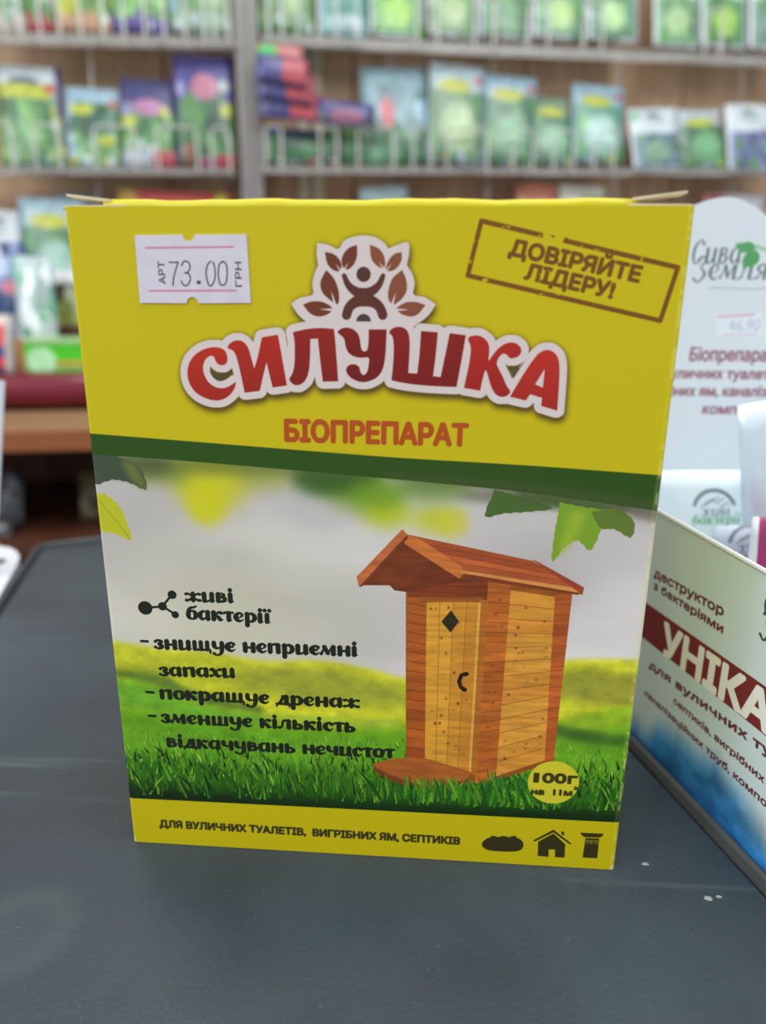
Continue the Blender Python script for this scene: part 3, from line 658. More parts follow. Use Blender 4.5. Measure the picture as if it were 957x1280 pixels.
# packets on the low shelf
def art_greybag(rs): return (104, 104, 108), [('b', .1, .2, .9, .9, 12, .12, [(150, 150, 156), (60, 60, 66), (120, 116, 112)])]
def art_yl(rs): return (120, 108, 70), [('b', .1, .2, .9, .9, 8, .16, [(150, 140, 100), (80, 66, 40)])]
on_top(-20, 30, 590, 652, art_greybag, 'grey patterned packet on the dark shelf at the left edge', 'grey_packet', 'packet', .02, .05, z=SHZ, thick=.012, gain=1.3)
on_top(-25, 16, 650, 690, art_greybag, 'small pale grey packet low on the dark shelf above the white holder', 'grey_packet', 'packet', .02, .10, z=SHZ, thick=.012, gain=1.0)
on_top(100, 132, 590, 650, art_yl, 'dim yellowish packet on the dark shelf beside the left box edge', 'yellowish_packet', 'packet', .02, .05, z=SHZ, thick=.012, gain=.8)

# ================================================================== COUNTER AND TRAY
def gp(px, py, z=0.0): return on_ground(px, py, z)[:2]
RZ = 0.0022                                            # rim height
ro1, ro2 = gp(793, 919, RZ), gp(957, 1089, RZ)         # outer top line of the right rim
ri1, ri2 = gp(789, 938, 0), gp(955, 1129, 0)
lo1, lo2 = gp(0, 745, RZ), gp(38, 690, RZ)
rr1, rr2 = gp(55, 678, RZ), gp(120, 671, RZ)
def isect(a, b, c, d):
    a, b, c, d = map(np.array, (a, b, c, d)); M = np.array([b - a, -(d - c)]).T
    t = np.linalg.solve(M, c - a); return a + (b - a) * t[0]
rd = (ro2 - ro1) / np.linalg.norm(ro2 - ro1)           # towards the camera
c_lr = isect(lo1, lo2, rr1, rr2)                       # rear left corner
dr = (rr2 - rr1) / np.linalg.norm(rr2 - rr1)
c_rr = isect(rr1, rr2, ro1, ro2)
ld = (lo1 - lo2) / np.linalg.norm(lo1 - lo2)
c_lf = c_lr + ld * .34; c_rf = c_rr + rd * .34
outer = [c_lf, c_rf, c_rr, c_lr]
def rounded(P, r, n=6):
    out = []
    for i, p in enumerate(P):
        a = P[i - 1] - p; b = P[(i + 1) % len(P)] - p; a = a / np.linalg.norm(a); b = b / np.linalg.norm(b)
        s, e = p + a * r, p + b * r
        for t in np.linspace(0, 1, n): out.append((1 - t) ** 2 * s + 2 * t * (1 - t) * p + t * t * e)
    return out
def inset(P, d):
    c = sum(P) / len(P); out = []
    L = []
    for i in range(len(P)):
        a, b = P[i], P[(i + 1) % len(P)]; e = (b - a) / np.linalg.norm(b - a); n = np.array([-e[1], e[0]])
        if np.dot(c - a, n) < 0: n = -n
        L.append((a + n * d, b + n * d))
    for i in range(len(P)): out.append(isect(*L[i - 1], *L[i]))
    return out
RIMW = float(abs(np.cross(rd, ri1 - ro1)))
print('rim width', RIMW, 'corners', outer)
def slate():
    m, b, N, L = principled('slate_plastic', .40, .6)
    tc = N.new('ShaderNodeTexCoord')
    def nz(scale, detail=4, st=(1, 1, 1), rot=0):
        mp = N.new('ShaderNodeMapping'); mp.inputs['Scale'].default_value = st; mp.inputs['Rotation'].default_value = (0, 0, rot)
        t = N.new('ShaderNodeTexNoise'); t.inputs['Scale'].default_value = scale; t.inputs['Detail'].default_value = detail
        L.new(tc.outputs['Object'], mp.inputs[0]); L.new(mp.outputs[0], t.inputs['Vector']); return t.outputs['Fac']
    def ramp(src, p0, p1, c0, c1):
        r = N.new('ShaderNodeValToRGB'); r.color_ramp.elements[0].position = p0; r.color_ramp.elements[1].position = p1
        r.color_ramp.elements[0].color = c0; r.color_ramp.elements[1].color = c1; L.new(src, r.inputs[0]); return r.outputs[0]
    base = ramp(nz(25, 5), .3, .7, lin((40, 51, 60)), lin((52, 65, 75)))
    scr = ramp(nz(38, 3, (.22, 3, 1), .5), .62, .80, (0, 0, 0, 1), (1, 1, 1, 1))
    dust = ramp(nz(1500, 2), .69, .78, (0, 0, 0, 1), (1, 1, 1, 1))
    def mix(a, fac, k, c):
        mu = N.new('ShaderNodeMath'); mu.operation = 'MULTIPLY'; mu.inputs[1].default_value = k; L.new(fac, mu.inputs[0])
        x = N.new('ShaderNodeMixRGB'); L.new(mu.outputs[0], x.inputs[0]); L.new(a, x.inputs[1]); x.inputs[2].default_value = lin(c); return x.outputs[0]
    c = mix(base, scr, .36, (130, 145, 150)); c = mix(c, dust, .30, (140, 150, 156))
    L.new(c, b.inputs['Base Color'])
    ds = N.new('ShaderNodeVectorMath'); ds.operation = 'DISTANCE'; L.new(tc.outputs['Object'], ds.inputs[0]); ds.inputs[1].default_value = STAIN
    rg_ = N.new('ShaderNodeValToRGB'); E_ = rg_.color_ramp.elements; E_[0].position = .0064; E_[0].color = (.25,) * 3 + (1,); E_[1].position = .0084; E_[1].color = (0, 0, 0, 1)
    e = E_.new(.0076); e.color = (1, 1, 1, 1); L.new(ds.outputs['Value'], rg_.inputs[0])
    c = mix(c, rg_.outputs[0], .10, (120, 136, 130))
    L.new(c, b.inputs['Base Color'])
    rr = ramp(nz(60, 4), .3, .7, (.36,) * 3 + (1,), (.52,) * 3 + (1,)); L.new(rr, b.inputs['Roughness'])
    bp = N.new('ShaderNodeBump'); bp.inputs['Strength'].default_value = .25; bp.inputs['Distance'].default_value = .0003
    L.new(nz(1100, 2), bp.inputs['Height']); L.new(bp.outputs[0], b.inputs['Normal'])
    return m
sc_p = gp(22, 1165); STAIN = (float(sc_p[0] - c_lr[0]), float(sc_p[1] - c_lr[1]), 0)   # faint ring mark left on the tray
m_slate = slate()
tray = thing('counter_tray', 'dark grey scuffed tray with raised rim under the yellow box', 'tray', (float(c_lr[0]), float(c_lr[1]), 0))
T0 = np.array([c_lr[0], c_lr[1]])
def ringface(bm, A, B):
    n = len(A)
    for i in range(n): bm.faces.new((A[i], A[(i + 1) % n], B[(i + 1) % n], B[i]))
def loopv(bm, P, z): return [bm.verts.new((p[0] - T0[0], p[1] - T0[1], z)) for p in P]
bm = bmesh.new()
F = rounded(inset(outer, RIMW + .0006), .004)
top = loopv(bm, F, 0); bot = loopv(bm, F, -.0035); bm.faces.new(top); bm.faces.new(bot[::-1]); ringface(bm, top, bot)
obj('tray_floor', bm, m_slate, tray)
bm = bmesh.new()
q = [loopv(bm, rounded(outer, .008), -.0035), loopv(bm, rounded(outer, .008), RZ - .0005), loopv(bm, rounded(inset(outer, .0005), .008), RZ),
     loopv(bm, rounded(inset(outer, RIMW - .0016), .005), RZ), loopv(bm, rounded(inset(outer, RIMW - .0010), .0045), RZ - .0006), loopv(bm, rounded(inset(outer, RIMW - .0004), .004), -.0004)]
q.append(loopv(bm, rounded(inset(outer, RIMW - .0004), .004), -.0035))
for a, b in zip(q, q[1:] + q[:1]): ringface(bm, a, b)
obj('rim', bm, plain('rim_plastic', (72, 77, 79), .4, .45, scale=80, var=.1), tray)
# the counter under the tray
m_counter = plain('counter_laminate', (58, 50, 46), .45, .4, scale=30)
ctr = thing('sales_counter', 'dark sales counter under the grey tray', 'counter', (0, 0, FLOOR_Z))
ins = inset(outer, .012)
bm = bmesh.new()
CP = [np.array(p) for p in (ins[0], ins[1] + np.array([.30, .0]), ins[2] + np.array([.30, -.012]), ins[3])]
T0 = np.zeros(2)
a = loopv(bm, CP, -.0037 - FLOOR_Z); b = loopv(bm, CP, -.028 - FLOOR_Z); bm.faces.new(a); bm.faces.new(b[::-1]); ringface(bm, a, b)
obj('counter_top', bm, m_counter, ctr)
bm = bmesh.new(); ci = inset(CP, .02)
a = loopv(bm, ci, -.0282 - FLOOR_Z); b = loopv(bm, ci, 0); bm.faces.new(a); bm.faces.new(b[::-1]); ringface(bm, a, b)
obj('counter_body', bm, m_brown, ctr)

# ================================================================== THE YELLOW BOX
PPM = 15.0
KG = 1.19
def F(px, py):
    d = ray(px, py); P = C_CAM + d * (-C_CAM[1] / d[1]); return np.array([P[0], P[2]]) * 1000
def FP(pts, ox=0, oy=0, s=1.0): return np.array([F(ox + p[0] / s, oy + p[1] / s) for p in pts])
W_, H_ = BOX_W * 1000, BOX_H * 1000
cv = Canvas(0, 0, W_, H_, PPM, (197, 180, 8))
YY, XX = np.mgrid[0:cv.H, 0:cv.W]; XM = XX / PPM; YM = YY / PPM
def bez(pts, n=40): return catmull(pts, n)
# photo print: sky
sky_t = np.array([196, 190, 186.]); sky_b = np.array([216, 210, 206.])
zt_, zb_ = F(478, 600)[1], F(478, 840)[1]
tt = np.clip((zt_ - YM) / (zt_ - zb_), 0, 1)[..., None]
nc = noise(cv.H, cv.W, (700, 260), 4, 3)[..., None]
sky = (sky_t * (1 - tt) + sky_b * tt) * (.84 + .32 * nc)
warm = np.exp(-((XM - 22) ** 2 / 700 + (YM - 52) ** 2 / 260))[..., None]; sky = sky * (1 - .5 * warm) + np.array([196, 192, 150.]) * .5 * warm
cool = np.exp(-((XM - 78) ** 2 / 160 + (YM - 62) ** 2 / 60))[..., None]; sky = sky * (1 - .16 * cool)
pic_top = np.vstack([bez(FP([(100, 566), (240, 575), (480, 596), (660, 613), (850, 640)]), 14)])
pic_bot = FP([(150, 998), (790, 1031)])
pic = np.vstack([pic_top, pic_bot[::-1]])
cpic = cv.cov([pic])
def put_field(C, field, alpha=1.0):
    a, bx, by = C; h, w = a.shape; cv.put(C, field[by:by + h, bx:bx + w], alpha)
put_field(cpic, sky)
def soft_blob(px, py, rx, ry, col, soft, alpha=1):
    x, y = F(px, py); cv.fill([circle(x, y, rx / 7.3, ry / 7.3)], col, alpha, soft=soft / 7.3)
for b in [(262, 600, 52, 40, (200, 196, 30), 14, .9), (258, 630, 26, 30, (206, 202, 26), 9, .9), (200, 592, 40, 14, (110, 130, 50), 10, .8), (330, 596, 40, 16, (150, 160, 40), 12, .7),
          (420, 606, 50, 18, (60, 110, 36), 12, .9), (450, 622, 44, 22, (120, 160, 36), 11, .9), (482, 640, 34, 22, (176, 190, 34), 10, .9), (545, 650, 34, 18, (190, 196, 40), 11, .9), (566, 655, 20, 20, (206, 200, 50), 8, .7), (530, 612, 60, 16, (110, 150, 60), 12, .7),
          (400, 640, 60, 22, (178, 172, 172), 16, .6), (620, 690, 60, 30, (196, 188, 182), 20, .5)]: soft_blob(*b)
for b in [(300, 582, 190, 13, (104, 116, 44), 7, .75), (420, 598, 60, 22, (50, 84, 26), 9, .75), (160, 580, 60, 16, (70, 84, 50), 8, .7), (470, 618, 36, 20, (110, 150, 34), 9, .7), (700, 622, 130, 12, (84, 84, 60), 7, .7), (545, 608, 50, 12, (96, 120, 50), 8, .6)]: soft_blob(*b)
def leaf(pts, col, ser=.25, alpha=1, ox=0, oy=0, s=1.0, soft=0, vein=None, grad=None):
    P = catmull(list(FP(pts, ox, oy, s)) + [FP(pts, ox, oy, s)[0]], 7)[:-1]
    d = np.roll(P, -1, 0) - np.roll(P, 1, 0); n = np.stack([d[:, 1], -d[:, 0]], 1); n /= np.linalg.norm(n, axis=1)[:, None] + 1e-9
    P = P + n * (ser * ((np.arange(len(P)) % 3) / 1.5 - .6))[:, None]
    cv.fill([P], col, alpha, soft=soft)
    if vein is not None:
        v = FP(vein[:-1], ox, oy, s); cv.fill(stroke_polys([(x, y, .22) for x, y in v]), vein[-1], .8)
leaf([(112, 562), (150, 572), (175, 585), (183, 612), (160, 603), (140, 600), (116, 604)], (62, 76, 56), .12, .95)
leaf([(150, 575), (168, 580), (184, 613), (165, 600)], (130, 140, 52), .2, .6, soft=.6)
leaf([(118, 617), (132, 618), (150, 634), (158, 652), (164, 675), (146, 668), (128, 664), (120, 655)], (186, 188, 34), .16, .97, vein=[(120, 622), (140, 645), (163, 674), (150, 154, 40)])
# right hand leaves
leaf([(618, 612), (640, 618), (668, 626), (690, 636), (660, 640), (630, 642), (606, 645)], (74, 100, 44), .12)
leaf([(640, 612), (720, 622), (790, 636), (770, 640), (745, 642), (700, 636), (660, 628)], (70, 92, 44), .2, .9, soft=.5)
leaf([(700, 628), (730, 634), (760, 640), (752, 660), (738, 688), (722, 676), (706, 684), (690, 702), (692, 672), (696, 648)], (122, 158, 40), .13)
leaf([(738, 640), (770, 636), (792, 652), (788, 672), (768, 662), (750, 660)], (96, 120, 44), .1)
leaf([(712, 640), (730, 640), (722, 668), (698, 694)], (160, 182, 50), .1, .7, soft=.5)
leaf([(745, 622), (780, 628), (830, 640), (826, 652), (790, 646)], (92, 84, 62), .2, .7, soft=.6)
# meadow
def field(pts, col, soft=.25, alpha=1): cv.fill([np.vstack([catmull(FP(pts), 12), FP([(800, 1060), (150, 1060)])])], col, alpha, soft=soft)
def strip(top, bot, col, soft=.3, alpha=1): cv.fill([np.vstack([catmull(FP(top), 10), catmull(FP(bot), 10)[::-1]])], col, alpha, soft=soft)
mtop = [(130, 800), (160, 805), (200, 811), (260, 815), (330, 826), (400, 826), (460, 836), (520, 850), (640, 852), (700, 828), (740, 824), (840, 826)]
field(mtop, (206, 206, 44), .5)
strip([(140, 806), (200, 815), (260, 822), (330, 834), (400, 832), (460, 846), (520, 856)], [(140, 830), (220, 850), (300, 866), (380, 876), (450, 884), (520, 890)], (186, 190, 44), .8)
strip([(300, 836), (400, 838), (460, 852), (510, 862)], [(300, 862), (400, 876), (460, 880), (510, 884)], (132, 136, 54), 1.0, .55)
strip([(700, 842), (740, 836), (780, 842), (840, 846)], [(690, 872), (740, 880), (790, 880), (840, 878)], (140, 138, 52), 1.0, .8)
strip([(140, 836), (200, 842), (240, 862), (330, 884)], [(140, 850), (200, 872), (260, 884), (330, 894)], (72, 104, 40), .7, .8)
field([(130, 844), (180, 852), (230, 872), (300, 890), (380, 896), (460, 900), (560, 905), (690, 900), (720, 894), (760, 886), (840, 872)], (146, 180, 34), .5)
strip([(140, 850), (190, 858), (240, 878), (330, 896)], [(140, 880), (190, 890), (250, 902), (330, 910)], (100, 164, 44), .8, .8)
strip([(330, 892), (420, 897), (500, 900)], [(330, 902), (420, 908), (500, 912)], (168, 186, 56), .6, .7)
field([(130, 884), (240, 896), (300, 905), (420, 912), (560, 915), (690, 920), (760, 912), (840, 905)], (102, 160, 28), .9)
strip([(690, 905), (740, 914), (800, 924)], [(690, 920), (740, 930), (800, 934)], (58, 96, 34), .6, .8)
field([(130, 940), (300, 955), (500, 965), (700, 975), (840, 985)], (44, 98, 18), 1.6, .9)
field([(130, 975), (300, 990), (500, 1002), (700, 1010), (840, 1015)], (16, 38, 12), 1.4, .95)
mt = noise(cv.H, cv.W, (40, 26), 4, 9)
C = cv.cov([np.vstack([catmull(FP(mtop), 12), FP([(800, 1060), (150, 1060)])])])
hh, ww = C[0].shape; t = cv.a[C[2]:C[2] + hh, C[1]:C[1] + ww]; t *= (1 + (mt[C[2]:C[2] + hh, C[1]:C[1] + ww] - .5)[..., None] * .3 * C[0][..., None])
rg = np.random.RandomState(5)
def blades(n, y0, y1, hl, wl, cols, xr=(150, 800)):
    items = []
    for _ in range(n):
        px = rg.uniform(*xr); k = rg.uniform(0, 1); py = y0 + (y1 - y0) * k + (px - 470) * .035
        items.append((py, px, k))
    items.sort()
    for py, px, k in items:
        h = hl * rg.uniform(.5, 1.2) * (.6 + .6 * k); w = wl * rg.uniform(.6, 1.3); dx = rg.normal(0, .35) * h
        x, y = F(px, py); c = np.array(cols[rg.randint(len(cols))]) * rg.uniform(.7, 1.15)
        cv.fill([[(x - w, y), (x + w, y), (x + w * .5 + dx * .4, y + h * .6), (x + dx, y + h)]], c)
blades(800, 925, 970, 1.9, .12, [(120, 184, 50), (90, 164, 46), (150, 196, 66), (66, 140, 40)])
blades(1100, 950, 1006, 3.6, .2, [(80, 146, 30), (48, 112, 22), (112, 166, 40), (28, 76, 16), (22, 52, 14)])
# ---- hut print (traced in crop coordinates)
HC = (420, 640, 2.815)
def hut(pts, col, soft=0, alpha=1): cv.fill([FP(pts, *HC)], col, alpha, soft=soft)
def planks(q, n, c0, c1, gap, horiz=True, jit=.06, seed=0):
    """quad q = tl, tr, br, bl split into boards"""
    r_ = np.random.RandomState(seed); tl, tr, br_, bl = [np.array(p, float) for p in q]
    for i in range(n):
        a, b = i / n, (i + 1) / n
        P = [tl + (bl - tl) * a, tr + (br_ - tr) * a, tr + (br_ - tr) * b, bl * b + tl * (1 - b)] if horiz else [tl + (tr - tl) * a, tl + (tr - tl) * b, bl + (br_ - bl) * b, bl + (br_ - bl) * a]
        c = np.array(c0) + (np.array(c1) - np.array(c0)) * r_.rand()
        hut(P, c * r_.uniform(1 - jit, 1 + jit))
        L = [P[0], P[1]] if horiz else [P[0], P[3]]
        if i: cv.fill(stroke_polys([(*F(HC[0] + p[0] / HC[2], HC[1] + p[1] / HC[2]), .15) for p in L]), gap, .7)
hut([(245, 250), (430, 200), (620, 245), (830, 285), (825, 300), (765, 880), (565, 945), (500, 955), (245, 870)], (150, 82, 26))
hut([(130, 885), (200, 868), (300, 862), (470, 920), (455, 950), (400, 968), (280, 968), (190, 935), (135, 905)], (168, 92, 38))
hut([(130, 893), (190, 925), (280, 958), (400, 960), (470, 935), (470, 950), (400, 975), (280, 978), (185, 945), (133, 910)], (126, 60, 26))
planks([(247, 285), (318, 300), (314, 870), (247, 862)], 17, (176, 92, 34), (150, 72, 26), (104, 44, 16), seed=1)
planks([(250, 230), (540, 240), (530, 318), (250, 300)], 3, (140, 66, 28), (120, 54, 24), (90, 40, 18), seed=8)
planks([(535, 245), (615, 255), (565, 935), (488, 955)], 20, (196, 108, 40), (170, 88, 30), (124, 60, 20), seed=2)
planks([(614, 275), (775, 300), (770, 862), (562, 930)], 13, (214, 150, 56), (200, 130, 46), (140, 78, 26), seed=3)
planks([(770, 290), (830, 290), (765, 868), (733, 876)], 16, (190, 96, 40), (170, 84, 34), (130, 60, 24), seed=4)
hut([(288, 300), (515, 300), (520, 316), (288, 318)], (150, 84, 30)); hut([(505, 310), (535, 310), (495, 930), (468, 915)], (176, 104, 36))
planks([(318, 318), (506, 318), (466, 912), (312, 866)], 4, (206, 150, 50), (192, 122, 40), (150, 96, 30), horiz=False, seed=5)
hut([(500, 318), (509, 318), (474, 916), (466, 912)], (216, 166, 70))
hut([(404, 346), (432, 386), (402, 424), (370, 386)], (46, 40, 24))
cv.fill(stroke_polys([(*F(HC[0] + x / HC[2], HC[1] + y / HC[2]), w) for x, y, w in ((458, 570, .9), (440, 574, .7), (432, 596, .75), (438, 616, .75), (452, 626, .9))]), (40, 24, 16))
rk = np.random.RandomState(11)
for q, n in (([(325, 330), (470, 330), (455, 860), (325, 850)], 26), ([(620, 300), (760, 320), (720, 850), (580, 900)], 26), ([(540, 300), (600, 300), (550, 900), (500, 900)], 16)):
    q = [np.array(p, float) for p in q]
    for _ in range(n):
        u, v = rk.rand(2); p = (q[0] * (1 - u) + q[1] * u) * (1 - v) + (q[3] * (1 - u) + q[2] * u) * v
        x, y = F(HC[0] + p[0] / HC[2], HC[1] + p[1] / HC[2]); r = rk.uniform(.1, .34); cv.fill([circle(x, y, r, r * rk.uniform(.7, 1.5), n=9)], (104, 48, 18), rk.uniform(.3, .85), soft=.06)
# roof
planks([(245, 78), (690, 172), (868, 272), (440, 205)][0:1] + [(690, 172), (868, 272), (440, 205)], 4, (184, 92, 46), (166, 78, 40), (120, 52, 26), seed=6)
hut([(440, 205), (868, 272), (866, 292), (620, 252), (442, 222)], (208, 138, 70)); hut([(446, 216), (620, 245), (862, 286), (850, 292), (620, 258), (446, 232)], (120, 56, 28))
hut([(690, 168), (700, 170), (872, 266), (866, 292), (850, 280)], (150, 66, 36))
hut([(82, 258), (243, 84), (432, 232), (530, 244), (400, 250), (250, 282), (205, 276), (188, 258)], (110, 50, 24))
hut([(245, 112), (330, 170), (250, 262), (140, 244)], (128, 62, 30), soft=.5, alpha=.6)
hut([(233, 60), (250, 80), (80, 264), (72, 228)], (186, 102, 56)); hut([(244, 78), (290, 92), (446, 196), (434, 236), (240, 112)], (200, 112, 52))
hut([(80, 264), (250, 80), (254, 92), (92, 262)], (120, 56, 30))
hg = noise(cv.H, cv.W, (60, 9), 3, 21); C = cv.cov([FP([(76, 232), (235, 66), (248, 84), (690, 176), (862, 276), (828, 292), (765, 880), (500, 960), (130, 900), (245, 870), (245, 270)], *HC)])
hh, ww = C[0].shape; t = cv.a[C[2]:C[2] + hh, C[1]:C[1] + ww]; t *= 1 + (hg[C[2]:C[2] + hh, C[1]:C[1] + ww] - .5)[..., None] * .28 * C[0][..., None]
blades(260, 985, 1004, 5.2, .26, [(66, 134, 26), (34, 94, 20), (96, 154, 36)], xr=(470, 700))
blades(60, 965, 985, 3.0, .2, [(60, 140, 40), (40, 110, 34)], xr=(600, 700))
# green ribbon
gb = np.vstack([bez(FP([(100, 541), (240, 552), (480, 571), (660, 582), (850, 596)]), 14), bez(FP([(100, 567), (240, 577), (480, 598), (660, 616), (850, 643)]), 14)[::-1]])
cv.fill([gb], (44, 76, 16))
cv.fill([np.vstack([bez(FP([(480, 590), (660, 604), (850, 630)]), 8), bez(FP([(480, 598), (660, 616), (850, 644)]), 8)[::-1]])], (70, 84, 48), .6, soft=.5)
# footer
cv.fill([np.vstack([FP([(150, 997), (790, 1029)]), FP([(790, 1110), (150, 1110)])])], (197, 180, 8))
# ---- molecule + script lines
INK = (30, 35, 22)
for x, y, r in ((181.5, 760, 10), (203, 758, 6.2), (215, 743.5, 6.2), (219, 768.5, 5.2)):
    p = F(x, y); cv.fill([circle(p[0], p[1], r / 7.2)], INK)
for a_, b_ in (((181, 760), (203, 758)), ((203, 758), (215, 743)), ((203, 758), (219, 768))): cv.fill(stroke_polys([(*F(*a_), .45), (*F(*b_), .45)]), INK)
SC = (140, 720, 2.518)
def sline(body, xa, xb, ya, yb, xh, **k):
    p0, p1 = FP([(xa, ya), (xb, yb)], *SC); put_script(cv, body, p0, p1, xh / 2.518 / 7.2, INK, light=1.42, **k)
sline('живі', 231, 383, 80, 84, 34); sline('бактерії', 235, 498, 136, 149, 35)
for xa, ya, xb, yb in ((92, 205, 112, 206), (108, 365, 130, 367), (116, 440, 137, 441)): cv.fill(stroke_polys([(*q_, .55) for q_ in FP([(xa, ya), (xb, yb)], *SC)]), INK)
sline('знищує неприємні', 133, 772, 229, 253, 36); sline('запахи', 149, 388, 314, 320, 35)
sline('покращує дренаж', 150, 778, 386, 416, 36); sline('зменшує кількість', 155, 765, 461, 492, 36)
sline('відкачувань нечистот', 172, 887, 537, 573, 36)
# ---- badge, footer print, icons
B8 = (480, 900, 2.99)
p = F(*[(480 + 632 / 2.99), (900 + 234 / 2.99)]); cv.fill([circle(p[0], p[1], 4.95, 4.85, n=48)], (208, 196, 44))
def tline(body, a, b, h, col, crop, bold=.1, **k):
    p0, p1 = FP([a, b], *crop); put_text(cv, body, p0, p1, h / crop[2] / 7.25, col, bold, **k)
tline('1', (558, 232), (575, 233), 44, (60, 56, 20), B8, .12); tline('00г', (592, 233), (718, 238), 44, (60, 56, 20), B8, .18)
tline('на  11м', (550, 277), (700, 283), 26, (60, 56, 20), B8, .15); tline('3', (708, 260), (720, 261), 14, (60, 56, 20), B8, .1)
tline('ДЛЯ ВУЛИЧНИХ ТУАЛЕТІВ,  ВИГРІБНИХ ЯМ, СЕПТИКІВ', (200, 1033.5), (574, 1055.5), 11.5, (58, 52, 24), (0, 0, 1), .15)
IC = (54, 48, 20)
def ic(pts, col=IC, rnd=0): P = FP(pts, *B8); cv.fill([chaikin(P, rnd) if rnd else P], col)
ic([(370, 452), (390, 438), (440, 436), (495, 438), (515, 450), (522, 466), (515, 484), (495, 492), (440, 492), (390, 488), (370, 478), (363, 464)], rnd=2)
for x in (398, 436, 474): ic([(x, 433), (x + 20, 434), (x + 20, 442), (x, 441)])
ic([(556, 450), (632, 410), (700, 462), (692, 464), (632, 420), (564, 454)]); ic([(575, 455), (632, 424), (676, 464), (674, 514), (638, 513), (638, 484), (614, 484), (614, 512), (573, 508)]); ic([(662, 416), (672, 418), (672, 434), (662, 426)])
ic([(732, 421), (820, 425), (815, 434), (804, 440), (748, 438), (738, 430)]); ic([(752, 441), (803, 443), (796, 517), (741, 514)]); ic([(754, 448), (800, 450), (799, 465), (753, 463)], (120, 112, 40)); 
tline('ІІ ІІІ', (758, 462), (794, 464), 10, IC, B8, .05)
# ---- logo
LC, LD, EM = (220, 390, 3.828), (460, 390, 3.681), (350, 280, 4.557)
letters = [
 (LC, [(247, 225), (238, 185), (205, 169), (160, 169), (110, 188), (70, 225), (52, 275), (58, 335), (90, 385), (140, 415), (195, 427), (240, 414), (275, 380), (291, 330), (265, 350), (235, 365), (195, 365), (155, 340), (133, 300), (127, 260), (140, 225), (165, 208), (183, 214), (188, 235), (200, 252), (225, 257), (243, 245)], (186, 44, 26)),
 (LC, [(245, 165), (262, 145), (295, 134), (325, 143), (345, 170), (358, 215), (374, 272), (374, 272), (390, 220), (410, 122), (410, 122), (487, 109), (487, 109), (500, 180), (530, 352), (530, 352), (462, 362), (462, 362), (432, 240), (432, 240), (400, 378), (400, 378), (328, 387), (328, 387), (310, 300), (290, 215), (272, 182), (250, 178)], (178, 40, 26)),
 (LC, [(558, 98), (558, 98), (620, 82), (690, 76), (755, 82), (755, 82), (763, 160), (775, 332), (775, 332), (702, 334), (702, 334), (690, 240), (678, 127), (678, 127), (642, 130), (642, 130), (641, 200), (638, 270), (625, 320), (600, 347), (570, 353), (545, 335), (541, 318), (558, 295), (567, 250), (568, 180), (566, 130)], (148, 34, 24)),
 (LC, [(768, 98), (790, 78), (825, 74), (860, 90), (878, 120), (882, 160), (888, 185), (904, 192), (917, 180), (921, 135), (921, 84), (921, 84), (1007, 84), (1007, 84), (1002, 208), (990, 276), (965, 312), (930, 331), (890, 338), (850, 326), (820, 302), (811, 275), (824, 254), (855, 249), (876, 262), (880, 285), (890, 302), (903, 302), (916, 285), (922, 250), (924, 214), (890, 221), (850, 215), (822, 195), (810, 165), (806, 130), (790, 113)], (128, 28, 22)),
 (LD, [(92, 97), (108, 76), (140, 67), (170, 75), (188, 100), (192, 160), (184, 281), (184, 281), (225, 284), (225, 284), (236, 200), (243, 88), (243, 88), (320, 94), (320, 94), (312, 190), (298, 296), (298, 296), (333, 300), (333, 300), (354, 200), (375, 98), (375, 98), (449, 108), (449, 108), (430, 220), (406, 346), (406, 346), (300, 342), (180, 331), (107, 315), (107, 315), (117, 220), (118, 140), (110, 106)], (140, 30, 24)),
 (LD, [(457, 122), (475, 109), (510, 108), (540, 124), (558, 155), (556, 200), (551, 232), (575, 195), (600, 165), (640, 140), (680, 142), (704, 165), (704, 192), (682, 212), (650, 215), (638, 197), (622, 190), (603, 205), (588, 235), (600, 262), (620, 300), (638, 345), (657, 366), (640, 387), (610, 393), (582, 378), (563, 340), (550, 290), (540, 262), (528, 300), (515, 363), (515, 363), (440, 350), (440, 350), (468, 225), (473, 160), (463, 137)], (180, 40, 30)),
 (LD, [(768, 205), (800, 178), (835, 174), (866, 194), (881, 235), (879, 320), (869, 455), (869, 455), (795, 432), (795, 432), (800, 396), (800, 396), (745, 379), (745, 379), (725, 408), (725, 408), (652, 391), (652, 391), (705, 300)], (190, 44, 34)),
]
halfcol = [(128, 28, 20)] * 2
LP = [(chaikin(FP(p, *c), 2), col) for c, p, col in letters]
emb = catmull(FP([(212, 108), (270, 118), (330, 142), (360, 100), (410, 75), (475, 66), (540, 75), (590, 105), (616, 140)], *EM), 5)
emb = np.vstack([emb, catmull(FP([(616, 140), (670, 118), (728, 105), (735, 165), (722, 235)], *EM), 5), catmull(FP([(722, 235), (755, 290), (766, 345), (760, 402), (825, 418), (886, 458)], *EM), 4), catmull(FP([(886, 458), (850, 515), (790, 565), (700, 620)], *EM), 4),
                 FP([(300, 620)], *EM), catmull(FP([(170, 575), (105, 520), (62, 455)], *EM), 4), catmull(FP([(62, 455), (110, 422), (185, 402), (182, 345), (195, 285), (216, 236)], *EM), 4), catmull(FP([(216, 236), (207, 170), (212, 108)], *EM), 4)])
C = cv.cov([p for p, _ in LP] + [emb], pad=60)
A = cv.cov([p for p, _ in LP], pad=60); E_ = cv.cov([emb], pad=60)
big = np.zeros((cv.H, cv.W), np.float64)
a_ = dilate(A[0], 1.22 * PPM); big[A[2]:A[2] + a_.shape[0], A[1]:A[1] + a_.shape[1]] = a_
e_ = E_[0]; sl = (slice(E_[2], E_[2] + e_.shape[0]), slice(E_[1], E_[1] + e_.shape[1])); big[sl] = np.maximum(big[sl], e_)
